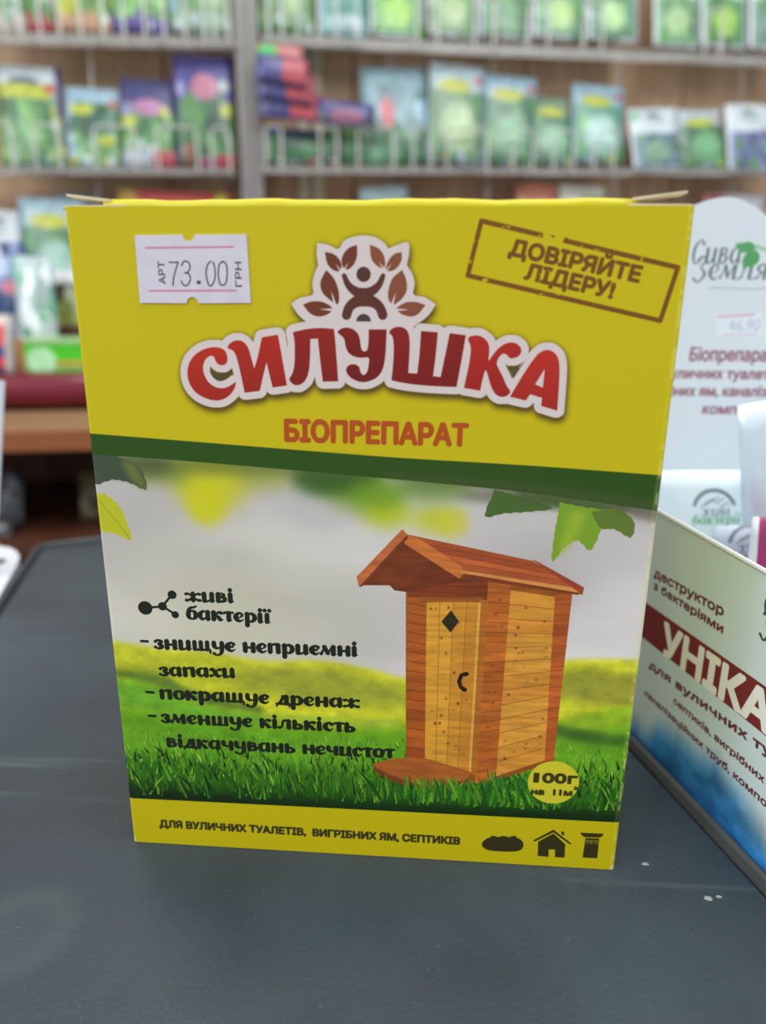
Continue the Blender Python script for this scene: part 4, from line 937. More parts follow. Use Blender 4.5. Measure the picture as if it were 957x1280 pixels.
ys, xs = np.where(big > 0); y0, y1, x0, x1 = max(0, ys.min() - 70), ys.max() + 70, max(0, xs.min() - 70), xs.max() + 70
crop = big[y0:y1, x0:x1]
sh = blur(shift(crop, 3, -int(.75 * PPM)), 7, 3); cv.put((np.clip(sh * 1.25, 0, 1), x0, y0), (84, 66, 12), .92)
sh2 = blur(crop, 6, 2); cv.put((np.clip(sh2 * 1.4, 0, 1) * .75, x0, y0), (110, 90, 12), .8)
cv.put((crop, x0, y0), (214, 200, 196))
for p_, col in LP:
    C = cv.cov([p_]); h, w = C[0].shape; yy = np.linspace(0, 1, h)[:, None, None]
    cc = np.array(col, float) * (1.0 - .14 * (1 - yy)) + np.zeros((h, w, 1)); cv.put(C, cc)
cv.fill([FP([(812, 262), (768, 333), (803, 349)], *LD)], (214, 200, 196))
cv.fill([chaikin(FP([(160, 278), (162, 278), (185, 296), (212, 302), (240, 296), (267, 277), (264, 300), (238, 325), (205, 334), (178, 316), (166, 296)], *LC), 1)], (84, 70, 34))
cv.fill([FP([(650, 262), (692, 260), (730, 212), (668, 306)], *LD)], (90, 76, 50))
BR, BR2 = (112, 54, 34), (136, 76, 50)
for lf, vein in (([(255, 160), (300, 170), (335, 200), (350, 240), (335, 270), (300, 262), (268, 225)], [(345, 268), (312, 225)]), ([(437, 120), (438, 180), (420, 230), (385, 260), (358, 245), (350, 205), (365, 165), (395, 135)], [(362, 268), (390, 215)]),
                 ([(510, 118), (560, 140), (590, 180), (598, 230), (586, 250), (555, 242), (520, 200)], [(592, 258), (560, 212)]), ([(692, 160), (690, 210), (660, 255), (620, 270), (600, 258), (620, 205), (650, 172)], [(600, 272), (636, 224)]),
                 ([(262, 262), (305, 310), (330, 370), (336, 430), (322, 458), (280, 430), (240, 390), (230, 330)], [(316, 475), (290, 380)]), ([(695, 262), (718, 320), (720, 380), (690, 430), (642, 460), (618, 430), (616, 380), (640, 310)], [(632, 478), (660, 385)]),
                 ([(130, 460), (180, 442), (240, 445), (288, 470), (298, 490), (270, 515), (220, 528), (170, 510)], [(305, 490), (220, 486)]), ([(828, 462), (770, 445), (715, 448), (672, 472), (663, 490), (700, 518), (750, 528), (790, 510)], [(655, 490), (735, 488)])):
    P = FP(lf, *EM); P = catmull(list(P) + [P[0]], 5)[:-1]; cv.fill([P], BR2 if lf[0][0] > 500 else BR)
    v = FP(vein, *EM); cv.fill([[v[0] + (v[1] - v[0])[::-1] * np.array([-1, 1]) * .1, v[0] - (v[1] - v[0])[::-1] * np.array([-1, 1]) * .1, v[1]]], (214, 200, 196))
cv.fill([circle(*F(350 + 475 / 4.557, 280 + 288 / 4.557), 1.17)], (84, 50, 38))
def est(pts): cv.fill(stroke_polys([(*F(350 + x / 4.557, 280 + y / 4.557), w / 4.557 / 7.4) for x, y, w in catmull(pts, 5)]), (92, 48, 38))
est([(364, 296, 26), (388, 348, 36), (430, 385, 50), (475, 398, 60), (520, 385, 50), (562, 348, 36), (586, 296, 26)])
est([(378, 520, 52), (392, 478, 52), (425, 448, 58), (475, 432, 72), (535, 448, 58), (568, 478, 52), (584, 520, 52)])
cv.fill([FP([(345, 545), (345, 510), (420, 510), (420, 545)], *EM), FP([(540, 545), (540, 510), (615, 510), (615, 545)], *EM)], (92, 48, 38), 0)
hc = circle(*F(350 + 475 / 4.557, 280 + 556 / 4.557), 1.2); hc = hc[hc[:, 1] > F(454, 402)[1] - .1]; cv.fill([hc], (74, 60, 46))
tline('БІОПРЕПАРАТ', (357, 551), (583, 557), 24.5, (176, 76, 20), (0, 0, 1), .24)
# ---- stamp
ST = (560, 260, 3.19)
gr = np.clip((noise(cv.H, cv.W, 10, 3, 31) - .17) * 14, 0, 1)
ring = FP([(132, 52), (915, 238), (845, 450), (78, 270), (132, 52)], *ST)
C = cv.cov(stroke_polys([(x, y, .74) for x, y in ring])); a_, bx, by = C
rub = FP([(380, 90), (465, 112), (455, 140), (376, 120)], *ST); R_ = cv.cov([rub])
full = np.zeros((cv.H, cv.W)); full[by:by + a_.shape[0], bx:bx + a_.shape[1]] = a_; full[R_[2]:R_[2] + R_[0].shape[0], R_[1]:R_[1] + R_[0].shape[1]] *= 1 - R_[0]
full *= gr; cv.put((full[by:by + a_.shape[0], bx:bx + a_.shape[1]], bx, by), (122, 74, 18))
for q_ in (((404, 108), (428, 112), (418, 120)), ((460, 122), (478, 116), (470, 132))): cv.fill([FP(q_, *ST)], (122, 74, 18))
gr2 = np.clip((noise(cv.H, cv.W, 14, 3, 33) - .10) * 16, 0, 1)
tline('ДОВІРЯЙТЕ', (242, 186), (757, 296), 50, (118, 72, 20), ST, .18, grain=gr2)
tline('ЛІДЕРУ!', (304, 282), (650, 360), 50, (118, 72, 20), ST, .18, grain=gr2)
# pale gloss of the creased right fold painted in, with worn specks
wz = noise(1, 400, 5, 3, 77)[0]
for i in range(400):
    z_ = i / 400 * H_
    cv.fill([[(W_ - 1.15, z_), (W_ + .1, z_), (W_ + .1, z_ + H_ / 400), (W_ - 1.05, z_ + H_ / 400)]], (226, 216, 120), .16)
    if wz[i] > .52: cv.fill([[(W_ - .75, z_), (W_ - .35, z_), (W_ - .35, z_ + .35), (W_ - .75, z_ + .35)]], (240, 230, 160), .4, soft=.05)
# worn white specks on the bottom corners
for x, y, r in ((.25, .5, .45), (W_ - .3, .6, .5), (.1, 1.4, .25)): cv.fill([circle(x, y, r)], (230, 230, 200), .8, soft=.12)
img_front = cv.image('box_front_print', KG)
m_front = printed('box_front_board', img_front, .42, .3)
m_yellow = plain('box_yellow_board', (206, 196, 30), .4, .4, scale=40, var=.04)
m_raw = plain('raw_board', (222, 208, 176), .8, .2, scale=400, var=.08)

pb = thing('powder_box', 'upright yellow carton with a wooden outhouse picture and white price sticker', 'box', (0, 0, 0))
TW = .0005
def sleeve():
    """thin walled open carton body: front, back, two sides, bottom"""
    bm = box_bm(0, 0, .0001, BOX_W, BOX_D, BOX_H, 0)
    top = [f for f in bm.faces if f.normal.z > .9]; bmesh.ops.delete(bm, geom=top, context='FACES')
    ve = [e for e in bm.edges if abs(e.verts[0].co.z - e.verts[1].co.z) > .01]
    bmesh.ops.bevel(bm, geom=ve, offset=.0007, segments=3, profile=.5, affect='EDGES')
    be = [e for e in bm.edges if e.verts[0].co.z < .001 and e.verts[1].co.z < .001 and abs(e.verts[0].co.y) < 1e-5 and abs(e.verts[1].co.y) < 1e-5]
    uv = bm.loops.layers.uv.new('UVMap')
    for f in bm.faces:
        fr = f.normal.y < -.3
        f.material_index = 0 if fr else 1
        for l in f.loops: l[uv].uv = (l.vert.co.x / BOX_W, l.vert.co.z / BOX_H)
    return bm
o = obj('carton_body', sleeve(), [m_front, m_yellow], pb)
so = o.modifiers.new('board', 'SOLIDIFY'); so.thickness = TW; so.offset = -1
# lid: closed flap with a rounded fold standing just proud of the front edge
xl, xr = .0062, BOX_W - .0086
prof = [(BOX_D - .0007, BOX_H - .0003)] + [(.010, BOX_H + .0010), (.004, BOX_H + .0013)] + [(.0020 - .0012 * math.sin(t), BOX_H + .0001 + .0012 * math.cos(t)) for t in np.linspace(.1, 1.57, 6)] + [(.00085, BOX_H - .008)]
bm = bmesh.new(); Q = []
for x in np.linspace(xl, xr, 25):
    wv = .00012 * math.sin(x * 240) + .00008 * math.sin(x * 610)
    Q.append([bm.verts.new((x, y, z + (wv if i > 0 and i < len(prof) - 1 else 0))) for i, (y, z) in enumerate(prof)])
for a_, b_ in zip(Q, Q[1:]):
    for i in range(len(prof) - 1): bm.faces.new((a_[i], b_[i], b_[i + 1], a_[i + 1]))
o = obj('lid', bm, [m_yellow, m_raw], pb, smooth=True)
so = o.modifiers.new('board', 'SOLIDIFY'); so.thickness = .0004; so.offset = -1; so.material_offset_rim = 1
# dust flaps and lid ears: raw cardboard edges showing at both ends
def sliver(name, x0, z0, x1, z1, y0, y1, t, lab=None):
    bm = bmesh.new(); v = []
    for (x, z, k) in ((x0, z0, t), (x1, z1, t * .8)):
        for y in (y0, y1):
            v.append([bm.verts.new((x, y, z)), bm.verts.new((x, y, z + k))])
    (a, A), (b, B), (c, Cc), (d, D) = v
    for f in ((a, b, B, A), (c, Cc, D, d), (a, A, Cc, c), (b, d, D, B), (A, B, D, Cc), (a, c, d, b)): bm.faces.new(f)
    o = obj(name, bm, m_raw, pb)
    if lab: o['label'] = lab
    return o
sliver('lid_ear', .0074, BOX_H + .00075, .0002, BOX_H + .00165, .0009, .004, .0005, 'raw cardboard lid ear lifting at the left end')
sliver('lid_ear', BOX_W - .0092, BOX_H + .00085, BOX_W - .0012, BOX_H + .0019, .0009, .004, .0005, 'raw cardboard lid ear lifting at the right end')
sliver('dust_flap', .0100, BOX_H - .00015, -.0007, BOX_H - .0002, .0008, .018, .00055, 'raw cardboard dust flap at the left end')
sliver('dust_flap', BOX_W - .0100, BOX_H - .0001, BOX_W - .0003, BOX_H - .0001, .0008, .018, .00055, 'raw cardboard dust flap at the right end')
# ---- price sticker
S3 = (70, 230, 2.334)
sp = FP([(230, 150), (556, 147), (569, 347), (246, 347)], *S3)
def notch(c, r, a0, a1, n=8): return [(c[0] + r * math.cos(t), c[1] + r * math.sin(t)) for t in np.linspace(a0, a1, n)]
tl, tr_, brr, bll = sp
tn = FP([(387, 148)], *S3)[0]; bn = FP([(399, 348)], *S3)[0]; rn = 1.0
tx, bx_ = tn[0], bn[0]
outl = [tuple(tl)] + notch((tx, tn[1]), rn, math.pi, 2 * math.pi) + [tuple(tr_), tuple(brr)] + notch((bx_, bn[1]), rn, 0, math.pi) + [tuple(bll)]
sx0, sz0 = min(p[0] for p in outl), min(p[1] for p in outl); sx1, sz1 = max(p[0] for p in outl), max(p[1] for p in outl)
cv = Canvas(sx0, sz0, sx1, sz1, 40, (206, 200, 210)); cv.a *= (.97 + .06 * noise(cv.H, cv.W, 90, 3, 4))[..., None]
PINK, INKS = (196, 120, 150), (70, 62, 84)
for a_, b_ in (((262, 187), (517, 184)), ((273, 312), (525, 311))): cv.fill(stroke_polys([(*q_, .32) for q_ in FP([a_, b_], *S3)]), PINK, .9)
def sdig(body, a, b, h, w): p0, p1 = FP([a, b], *S3); put_text(cv, body, p0, p1, h / 2.334 / 7.7, INKS, w)
# slim dot-matrix like numerals drawn as strokes
def dig(st, xa, xb, yb, h, w=.24):
    for s_ in st:
        k = catmull(s_, 6) if len(s_) > 2 else s_
        q_ = FP([(xa + (xb - xa) * x, yb - h * y) for x, y in k], *S3); cv.fill(stroke_polys([(*p_, w) for p_ in q_]), INKS)
dig([[(0, .96), (1, .96)], [(1, .96), (.7, .6), (.5, .3), (.42, 0)]], 331, 357, 296, 70)
dig([[(.05, .82), (.3, 1), (.8, .95), (.95, .75), (.75, .56), (.4, .52)], [(.4, .52), (.8, .48), (1, .26), (.7, .02), (.3, .0), (0, .18)]], 366, 393, 296, 70)
dig([[(.4, .04), (.6, .04)]], 410, 424, 290, 70, .6)
dig([[(.5, 1), (.12, .8), (.04, .4), (.35, .0), (.75, .06), (1, .4), (.92, .8), (.75, .98)]], 438, 465, 296, 70)
dig([[(.5, 1), (.1, .85), (.0, .45), (.2, .08), (.5, 0), (.85, .1), (1, .5), (.88, .88), (.5, 1)]], 474, 500, 296, 70)
sdig('АРТ', (321, 292), (316, 226), 18, .035); sdig('ГРН', (543, 300), (541, 228), 18, .035)
img_st = cv.image('sticker_print', KG * 1.03)
m_st = printed('sticker_paper', img_st, .5, .4)
bm = plate_bm([(p[0] / 1000, p[1] / 1000) for p in outl][::-1], .00012, (sx0 / 1000, sz0 / 1000, sx1 / 1000, sz1 / 1000))
o = obj('price_sticker', bm, m_st, pb); o.location = (0, -.00016, 0); o['label'] = 'white notched price sticker reading 73.00'

# ================================================================== DISPLAY CARTON (right)
ro1o = ro1 + (ro1 - ro2) / np.linalg.norm(ro1 - ro2) * 0
pn = np.array([-rd[1], rd[0]]);  pn = pn if pn[0] > 0 else -pn
SP = Upright(ro1 + pn * .0012, rd)                      # its visible side wall
if SP.n[0] > 0: print('side plane normal faces right?')
def SPm(px, py): return SP.hit(px, py) * 1000
def SM(pts, ox=0, oy=0, s=1.0): return np.array([SPm(ox + p[0] / s, oy + p[1] / s) for p in pts])
s_tl, s_tr = SPm(825, 641), SPm(957, 716)
print('side wall', s_tl, s_tr, SPm(793, 918), SPm(957, 1089))
slope = (s_tr[1] - s_tl[1]) / (s_tr[0] - s_tl[0])
sa, sb = -62.0, 70.0                                     # mm along the wall: behind the yellow box .. out of frame
zA, zB = s_tl[1] + slope * (sa - s_tl[0]), s_tl[1] + slope * (sb - s_tl[0])
Z0 = -3.6
cv = Canvas(sa, Z0, sb, max(zA, zB) + 1, 12, (176, 192, 198))
SK = (757, 640, 2.56)
YY, XX = np.mgrid[0:cv.H, 0:cv.W]; XM = cv.x0 + XX / cv.ppm; YM = cv.y0 + YY / cv.ppm
# blue earth-and-water print rising from the foot
e0 = SM([(100, 630), (240, 660), (400, 790), (512, 930), (640, 1100)], *SK); e0 = e0[np.argsort(e0[:, 0])]
edge = np.interp(XM[0], e0[:, 0], e0[:, 1])[None, :] + (noise(1, cv.W, 60, 3, 5)[0] - .5)[None, :] * 6
k = np.clip((edge - YM) / 11.0, 0, 1); k = k * k * (3 - 2 * k)
nb = noise(cv.H, cv.W, (70, 40), 4, 6)[..., None]
blue = np.array([40, 104, 158.]) * (.65 + .7 * nb); deep = np.array([32, 78, 150.]) * (.7 + .6 * nb)
dd = np.clip((edge - 12 - YM) / 14, 0, 1)[..., None]; bl_ = blue * (1 - dd) + deep * dd
xs_ = SPm(757 + 470 / 2.56, 640 + 940 / 2.56)[0]; tan_k = np.clip((XM - xs_ + 5) / 12, 0, 1)[..., None] * np.clip((YM - 2) / 8, 0, 1)[..., None]
bl_ = bl_ * (1 - .7 * tan_k) + np.array([150, 132, 104.]) * (.8 + .4 * nb) * .7 * tan_k
cv.a = (cv.a * (1 - k[..., None]) + bl_ / 255 * k[..., None])
q_ = SM([(135, 295), (512, 560), (512, 717), (128, 410)], *SK)
def ext(a, b, x): return a + (b - a) * (x - a[0]) / (b[0] - a[0])
cv.fill([[ext(q_[0], q_[1], sa), ext(q_[0], q_[1], sb), ext(q_[3], q_[2], sb), ext(q_[3], q_[2], sa)]], (104, 36, 38))
def st(body, a, b, h, col, bold, crop=SK, **kw):
    p0, p1 = SM([a, b], *crop); pc = SM([b, (b[0], b[1] - h)], *crop); put_text(cv, body, p0, p1, (pc[1] - pc[0])[1] * 1.0, col, bold, **kw)
MR = (88, 40, 48)
def stx(body, a, b, ascale, h, col, bold, total=None):
    """text whose visible part ends at b; runs on past the frame"""
    st(body, a, b, h, col, bold)
st('деструктор', (154, 207), (374, 333), 32, MR, .13); st('з бактеріями', (152, 245), (372, 388), 28, MR, .13)
def st_ratio(body, part, a, b, h, col, bold, crop=SK):
    """'part' is the visible beginning of body and spans a..b"""
    tr, xa, xb = text_tris(body); _, pa, pb_ = text_tris(part)
    p0, p1 = SM([a, b], *crop); r = (xb - xa) / (pb_ - pa); pe = p0 + (p1 - p0) * r
    pc = SM([b, (b[0], b[1] - h)], *crop); put_text(cv, body, p0, pe, (pc[1] - pc[0])[1], col, bold)
st_ratio('УНІКАЛ', 'УНІКА', (178, 448), (516, 708), 118, (206, 206, 206), .5)
st_ratio('для вуличних туалетів', 'для вуличних ту', (138, 497), (530, 790), 30, MR, .15)
st_ratio('септиків, вигрібних ям', 'септиків, вигрібних', (215, 610), (504, 868), 24, MR, .1)
st_ratio('каналізаційних труб, компостів', 'каналізаційних труб, компо', (124, 585), (512, 946), 24, MR, .1)
# part of the script brand mark at the frame edge
p0, p1 = SM([(490, 395), (700, 520)], *SK); put_script(cv, 'Земля', p0, p1, 4.2, (52, 70, 66), light=.9)
p0, p1 = SM([(500, 325), (680, 430)], *SK); put_script(cv, 'Сива', p0, p1, 3.6, (52, 70, 66), light=.9)
img_side = cv.image('carton_side_print', 1.55)
m_side = printed('carton_side_board', img_side, .5, .35)
m_card = plain('white_card', (214, 222, 226), .5, .35, scale=20, var=.03)
dc = thing('display_carton', 'open white display carton with blue foot, maroon band and arched back card', 'carton', tuple(SP.pt(0, Z0 / 1000)))
def into(o, M): o.parent = dc; o.matrix_parent_inverse = Matrix.Identity(4); o.matrix_basis = Matrix.Translation(-Vector(SP.pt(0, Z0 / 1000))) @ M
outl = [(sa / 1000, Z0 / 1000), (sb / 1000, Z0 / 1000), (sb / 1000, zB / 1000), (sa / 1000, zA / 1000)]
bm = plate_bm(outl, .0006, (cv.x0 / 1000, cv.y0 / 1000, cv.x1 / 1000, cv.y1 / 1000))
o = obj('side_panel', bm, m_side); into(o, Matrix.Translation(Vector(SP.o)) @ Matrix.Rotation(SP.angle, 4, 'Z')); o['label'] = 'printed side panel with a maroon band over blue'
# white card edge along the sloped top
bm = bmesh.new(); 
a, b = Vector((sa / 1000, .0003, zA / 1000)), Vector((sb / 1000, .0003, zB / 1000))
o = obj('top_fold', tube_bm([a, b], .0006, 8), m_card); into(o, Matrix.Translation(Vector(SP.o)) @ Matrix.Rotation(SP.angle, 4, 'Z')); o['label'] = 'white folded top edge'
# back card, facing the customer
bcP = SP.pt(-60 / 1000, 0)
BC = Upright((bcP.x, bcP.y), (math.cos(math.radians(3)), math.sin(math.radians(3))))
def BM(pts, ox=0, oy=0, s=1.0): return np.array([BC.hit(ox + p[0] / s, oy + p[1] / s) * 1000 for p in pts])
ap = BM([(907, 246)])[0]; rr_ = np.linalg.norm(BM([(907, 300)])[0] - ap)
w1 = 120.0
pk = BM([(868, 256), (885, 250), (907, 246), (925, 249), (941, 257), (957, 269), (972, 290)])
kz = BM([(957, 330)])[0][1]
outl = [(.3, Z0), (w1, Z0), (w1, kz)] + [(pk[-1][0] + 6, kz + 3)] + [tuple(p) for p in catmull(pk, 5)[::-1]] + [(2 * ap[0] - pk[-1][0], pk[-1][1]), (2 * ap[0] - pk[-1][0] - 6, kz + 3), (.3, kz)]
outl = [p for p in outl if p[0] >= .25]
zmax = max(p[1] for p in outl)
cv = Canvas(0, Z0, w1, zmax, 12, (212, 220, 226))
BK = (777, 230, 2.844)
def bt_ratio(body, part, a, b, h, col, bold, al=.9, soft=0):
    tr, xa, xb = text_tris(body); _, pa, pb_ = text_tris(part); p0, p1 = BM([a, b], *BK); pe = p0 + (p1 - p0) * (xb - xa) / (pb_ - pa)
    put_text(cv, body, p0, pe, h / 2.844 / 3.2, col, bold * .55, alpha=al, soft=soft)
def bt_tail(body, tail, a, b, h, col, bold, al=.9):
    """'tail' (the end of body) spans a..b"""
    _, xa, xb = text_tris(body); _, pa, pb_ = text_tris(tail); p0, p1 = BM([a, b], *BK); ps = p1 - (p1 - p0) * (xb - xa) / (pb_ - pa)
    put_text(cv, body, ps, p1, h / 2.844 / 3.2, col, bold * .55, alpha=al)
MB = (136, 74, 92)
print('back card', BM([(868, 256), (957, 256), (868, 600)]), 'px/mm', np.linalg.norm(BM([(900, 440)])[0] - BM([(932, 440)])[0]))
bt_ratio('Біопрепарат', 'Біопрепара', (240, 628), (512, 630), 34, MB, .28)
bt_tail('для вуличних туалетів', 'личних туалетів', (196, 690), (556, 694), 26, MB, .28)
bt_tail('септиків, вигрібних ям, каналізацій', 'них ям, каналізацій', (186, 752), (600, 756), 26, MB, .28)
bt_ratio('компостів', 'комп', (286, 816), (404, 818), 26, MB, .28)
SG = (96, 110, 108)
p0, p1 = BM([(242, 284), (418, 286)], *BK); put_script(cv, 'Сива', p0, p1, 4.9, SG, light=.66, slant=.1)
p0, p1 = BM([(250, 342), (512, 344)], *BK); put_script(cv, 'Земля', p0, p1, 4.9, SG, light=.66, slant=.1)
def bf(pts, col, al=1, soft=0, n=5): P = BM(pts, *BK); P = catmull(list(P) + [P[0]], n)[:-1]; cv.fill([P], col, al, soft=soft)
bf([(402, 212), (430, 208), (455, 205), (478, 222), (470, 234), (444, 244), (418, 240)], (92, 158, 104))
bf([(430, 300), (428, 270), (444, 246), (478, 236), (490, 262), (478, 285), (455, 294)], (84, 156, 96))
bf([(470, 214), (512, 226), (540, 240), (512, 240), (476, 228)], (150, 196, 160))
cv.fill(stroke_polys([(*q_, .4) for q_ in BM([(312, 368), (400, 372), (470, 374), (520, 368)], *BK)]), (160, 176, 166), .8)
# price sticker print on the card
cv.fill([BM([(330, 462), (500, 458), (504, 540), (340, 544)], *BK)], (222, 228, 236)); cv.fill(stroke_polys([(*q_, .5) for q_ in BM([(340, 472), (470, 464)], *BK)]), (206, 150, 180)); cv.fill(stroke_polys([(*q_, .4) for q_ in BM([(360, 536), (480, 533)], *BK)]), (214, 180, 200))
p0, p1 = BM([(376, 522), (490, 520)], *BK); put_text(cv, '46.90', p0, p1, 3.2, (160, 160, 180), .02, alpha=.6)
img_back = cv.image('carton_back_print', 1.14)
bm = plate_bm([(p[0] / 1000, p[1] / 1000) for p in outl], .0006, (0, Z0 / 1000, w1 / 1000, zmax / 1000))
o = obj('back_card', bm, printed('back_card_board', img_back, .42, .4)); into(o, Matrix.Translation(Vector(BC.o)) @ Matrix.Rotation(BC.angle, 4, 'Z')); o['label'] = 'arched white back card with grey script mark and green leaf'
# far side, front panel, bottom (out of frame, closing the carton)
Lf = (sb - sa) / 1000 - .004
far = SP.pt(sb / 1000, 0); bw_ = w1 / 1000
M0 = Matrix.Translation(Vector(BC.o)) @ Matrix.Rotation(BC.angle, 4, 'Z')
rd3 = Vector((rd[0], rd[1], 0)); e3 = Vector(BC.e)
base = [Vector(SP.pt(sa / 1000 + .003, 0)) + e3 * .0015, Vector(SP.pt(sb / 1000, 0)) + e3 * .0015, Vector(SP.pt(sb / 1000, 0)) + e3 * (bw_ - .002), Vector(SP.pt(sa / 1000 + .003, 0)) + e3 * (bw_ - .002)]
bm = bmesh.new(); zz = Z0 / 1000
a = [bm.verts.new((p.x, p.y, zz)) for p in base]; b = [bm.verts.new((p.x, p.y, zz + .0006)) for p in base]
bm.faces.new(a[::-1]); bm.faces.new(b); ringface(bm, a, b)
o = obj('bottom_panel', bm, m_card); into(o, Matrix.Identity(4))
def wall(p, q, h0, h1, nm):
    bm = bmesh.new(); d = (q - p).normalized(); n = Vector((-d.y, d.x, 0)) * .0006
    P = [p, q, q + n, p + n]; H = [h0, h1, h1, h0]
    a = [bm.verts.new((v.x, v.y, zz + .0007)) for v in P]; b = [bm.verts.new((v.x, v.y, h)) for v, h in zip(P, H)]
    bm.faces.new(a[::-1]); bm.faces.new(b); ringface(bm, a, b); o = obj(nm, bm, m_card); into(o, Matrix.Identity(4))
wall(base[1], base[2], zB / 1000, zB / 1000, 'front_panel'); wall(base[2], base[3], zB / 1000, zA / 1000, 'side_panel')

# ---- sachets in the carton
def sachet_plane(d, ang): 
    p = SP.pt(-60 / 1000 + d, 0); return Upright((p.x, p.y), (math.cos(math.radians(ang)), math.sin(math.radians(ang))))
def sachet(pl, px0, px1, pt, pym, draw, label, base_c, name='powder_sachet', rot=0, gain=1.3, thick=.005, rough=.35, metal=0.0, group=None, zb=-.0028, wmin=None):
    x0, _ = pl.hit(px0, pym); x1, _ = pl.hit(px1, pym); _, z1 = pl.hit((px0 + px1) / 2, pt)
    w, h = x1 - x0, z1 - zb
    cv = Canvas(0, 0, w * 1000, h * 1000, 12, base_c); cv.a *= (.96 + .08 * noise(cv.H, cv.W, 120, 3, int(px0)))[..., None]
    def m(pts, ox=0, oy=0, s=1.0): return np.array([(pl.hit(ox + p[0] / s, oy + p[1] / s) - np.array([x0, zb])) * 1000 for p in pts])
    draw(cv, m)
    mt_ = printed(name + '_film', cv.image(name + '_print', gain), rough, .5, .3); mt_.node_tree.nodes['Principled BSDF'].inputs['Metallic'].default_value = metal
    o = obj(name, pouch_bm(w, h, thick, 9, 12, .05, rs=random.Random(int(px0))), mt_)
    o.matrix_world = Matrix.Translation(pl.pt((x0 + x1) / 2, zb)) @ Matrix.Rotation(pl.angle, 4, 'Z') @ Matrix.Rotation(math.radians(rot), 4, 'Y')
    return tag(o, label, 'sachet', group)
def draw_logo(cx, cy, sc_, green=True, crop=BK, ink=(96, 104, 112)):
    def f(cv, m):
        arc = [(cx + 74 * sc_ * math.cos(t), cy - 74 * sc_ * math.sin(t)) for t in np.linspace(.35, 2.8, 16)]
        cv.fill(stroke_polys([(*q_, 1.1 * sc_) for q_ in m(arc, *crop)]), ink, .9)
        for a in np.linspace(.6, 2.5, 5):
            p = m([(cx + 40 * sc_ * math.cos(a), cy - 40 * sc_ * math.sin(a))], *crop)[0]; cv.fill(stroke_polys([(*(p + [-1.3 * sc_, -.6 * sc_]), .4), (*p, .5), (*(p + [1.2 * sc_, .9 * sc_]), .4)]), ink, .7)
        p0, p1 = m([(cx - 48 * sc_, cy + 16 * sc_), (cx + 52 * sc_, cy + 16 * sc_)], *crop); put_script(cv, 'живі', p0, p1, 2.5 * sc_, ink, light=.7)
        p0, p1 = m([(cx - 82 * sc_, cy + 44 * sc_), (cx + 88 * sc_, cy + 44 * sc_)], *crop); put_script(cv, 'бактерії', p0, p1, 2.3 * sc_, (60, 150, 84) if green else ink, light=.8)
    return f
sachet(sachet_plane(.012, 3), 822, 940, 588, 640, draw_logo(332, 1160, 1.0), 'white powder sachet with grey arc mark and green second word, rearmost in the carton', (208, 220, 232), rot=-1.0, group='sachets in the display carton')
sachet(sachet_plane(.032, 3), 896, 955, 657, 690, draw_logo(470, 1290, 1.0, False), 'grey powder sachet in front with its arc mark cut by the carton edge', (176, 186, 198), rot=-2, group='sachets in the display carton')
def draw_mag(cv, m): cv.fill([[(1.6, -5), (200, -5), (200, 300), (1.6, 300)]], (150, 44, 96))
sachet(sachet_plane(.042, 3), 948, 1020, 645, 690, draw_mag, 'magenta powder sachet with white seal at the right edge', (214, 216, 224), rot=-3, group='sachets in the display carton')
def draw_silver(cv, m):
    cv.fill(stroke_polys([(*q_, .9) for q_ in m([(500, 960), (512, 970), (530, 968)], *BK)]), (120, 130, 138), .7); cv.fill(stroke_polys([(*q_, .7) for q_ in m([(520, 850), (508, 858), (512, 872)], *BK)]), (90, 100, 110), .8)
sachet(sachet_plane(.024, 3), 988, 1072, 493, 570, draw_silver, 'tall silvery powder sachet leaning at the right edge in front of the back card', (196, 208, 216), rot=-11, rough=.34, metal=.25, group='sachets in the display carton')

# ================================================================== LEFT EDGE THINGS
HZ = -.002
m_wp = plain('white_plastic', (222, 230, 238), .35, .5, scale=20, var=.02)
wh = thing('leaflet_holder', 'white rounded plastic tray with a dark print lying left of the grey tray', 'holder', (float(gp(-10, 735)[0]), float(gp(-10, 735)[1]), HZ))
hp = [gp(*p, HZ + .004) for p in ((-60, 682), (0, 681), (17, 686), (28, 694), (0, 742), (-45, 825), (-120, 830))]
hp = chaikin(np.array(hp), 2); ho = np.array([wh.location.x, wh.location.y])
bm = bmesh.new(); A_ = [bm.verts.new((p[0] - ho[0], p[1] - ho[1], .004)) for p in hp]; B_ = [bm.verts.new((p[0] - ho[0], p[1] - ho[1], -.0015)) for p in hp]
bm.faces.new(A_); bm.faces.new(B_[::-1]); ringface(bm, A_, B_)
bmesh.ops.bevel(bm, geom=[e for e in bm.edges if all(abs(v.co.z - .004) < 1e-6 for v in e.verts)], offset=.001, segments=2, affect='EDGES')
obj('holder_body', bm, m_wp, wh)
bm = bmesh.new(); c_ = gp(-4, 702, HZ + .0043)
A_ = [bm.verts.new((c_[0] - ho[0] + .0035 * math.cos(t), c_[1] - ho[1] + .004 * math.sin(t), .0042)) for t in np.linspace(0, 2 * math.pi, 20, endpoint=False)]
B_ = [bm.verts.new((v.co.x, v.co.y, .0039)) for v in A_]; bm.faces.new(A_); bm.faces.new(B_[::-1]); ringface(bm, A_, B_)
obj('dark_print', bm, plain('dark_print', (60, 66, 78), .5), wh)
lf = thing('white_leaflet', 'white leaflet edge standing at the far left above the rounded white holder', 'leaflet', (0, 0, 0))
LPc = gp(-16, 722, HZ + .0045); PLf = Upright((LPc[0], LPc[1]), (1, .25))
a_, b_ = PLf.hit(6, 476), PLf.hit(0, 596)
k_ = (a_[0] - b_[0]) / (a_[1] - b_[1]); zb_l = HZ + .0045
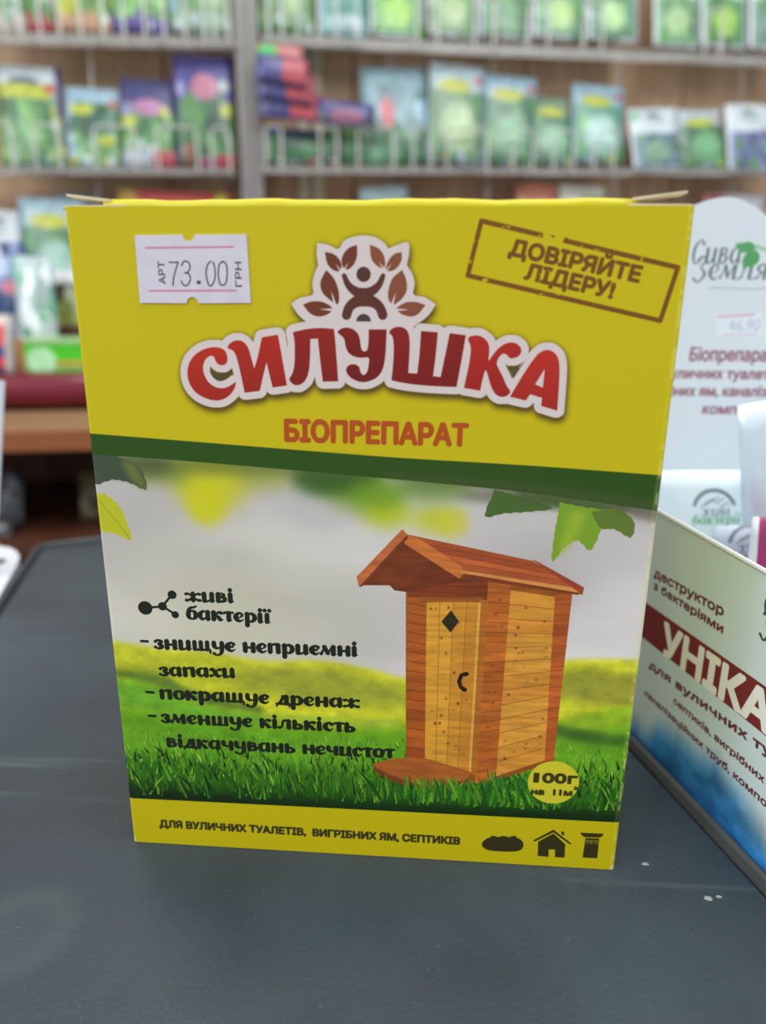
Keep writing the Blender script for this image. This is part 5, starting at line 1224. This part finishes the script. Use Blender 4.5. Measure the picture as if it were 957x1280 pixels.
xr = lambda z: b_[0] + k_ * (z - b_[1])
bm = plate_bm([(xr(zb_l) - .05, zb_l), (xr(zb_l), zb_l), (xr(a_[1]), a_[1]), (xr(a_[1]) - .05, a_[1] + .001)], .0004)
o = obj('leaflet_sheet', bm, m_wp, lf); o.matrix_world = Matrix.Translation(Vector(PLf.o)) @ Matrix.Rotation(PLf.angle, 4, 'Z')
lg = thing('side_shelf', 'dark narrow shelf carrying the white holder left of the grey tray', 'shelf', (float(ho[0]), float(ho[1]), FLOOR_Z))
cen = hp.mean(0); hs = cen + (hp[::2] - cen) * .86
def slab(P, z0, z1, nm, m):
    bm = bmesh.new(); A_ = [bm.verts.new((p[0] - ho[0], p[1] - ho[1], z1 - FLOOR_Z)) for p in P]; B_ = [bm.verts.new((p[0] - ho[0], p[1] - ho[1], z0 - FLOOR_Z)) for p in P]
    bm.faces.new(A_); bm.faces.new(B_[::-1]); ringface(bm, A_, B_); obj(nm, bm, m, lg)
slab(hs, -.012, -.0036, 'shelf_board', m_counter); slab(cen + (hs - cen) * .6, FLOOR_Z, -.0122, 'shelf_post', m_brown)

# small pale crumbs lying on the tray
m_crumb = plain('crumb', (150, 156, 152), .5, .4)
for i, (px, py, r, lab) in enumerate(((806, 1080, .00045, 'tiny pale flake on the tray beside the bottom right box corner'), (885, 1123, .0006, 'pale crumb on the tray near the right rim'), (898, 1121, .00035, 'smaller pale crumb right beside another near the right rim'))):
    rr0 = random.Random(i); bm = bmesh.new(); n = 9
    A_ = [bm.verts.new((r * 1.6 * rr0.uniform(.7, 1.2) * math.cos(2 * math.pi * k / n), r * rr0.uniform(.7, 1.2) * math.sin(2 * math.pi * k / n), .0)) for k in range(n)]
    B_ = [bm.verts.new((v.co.x * .6, v.co.y * .6, .0002)) for v in A_]; bm.faces.new(A_[::-1]); bm.faces.new(B_); ringface(bm, A_, B_)
    o = obj('crumb', bm, m_crumb); p = on_ground(px, py, 0); o.location = (float(p[0]), float(p[1]), .00002); tag(o, lab, 'crumb', 'crumbs on the tray')
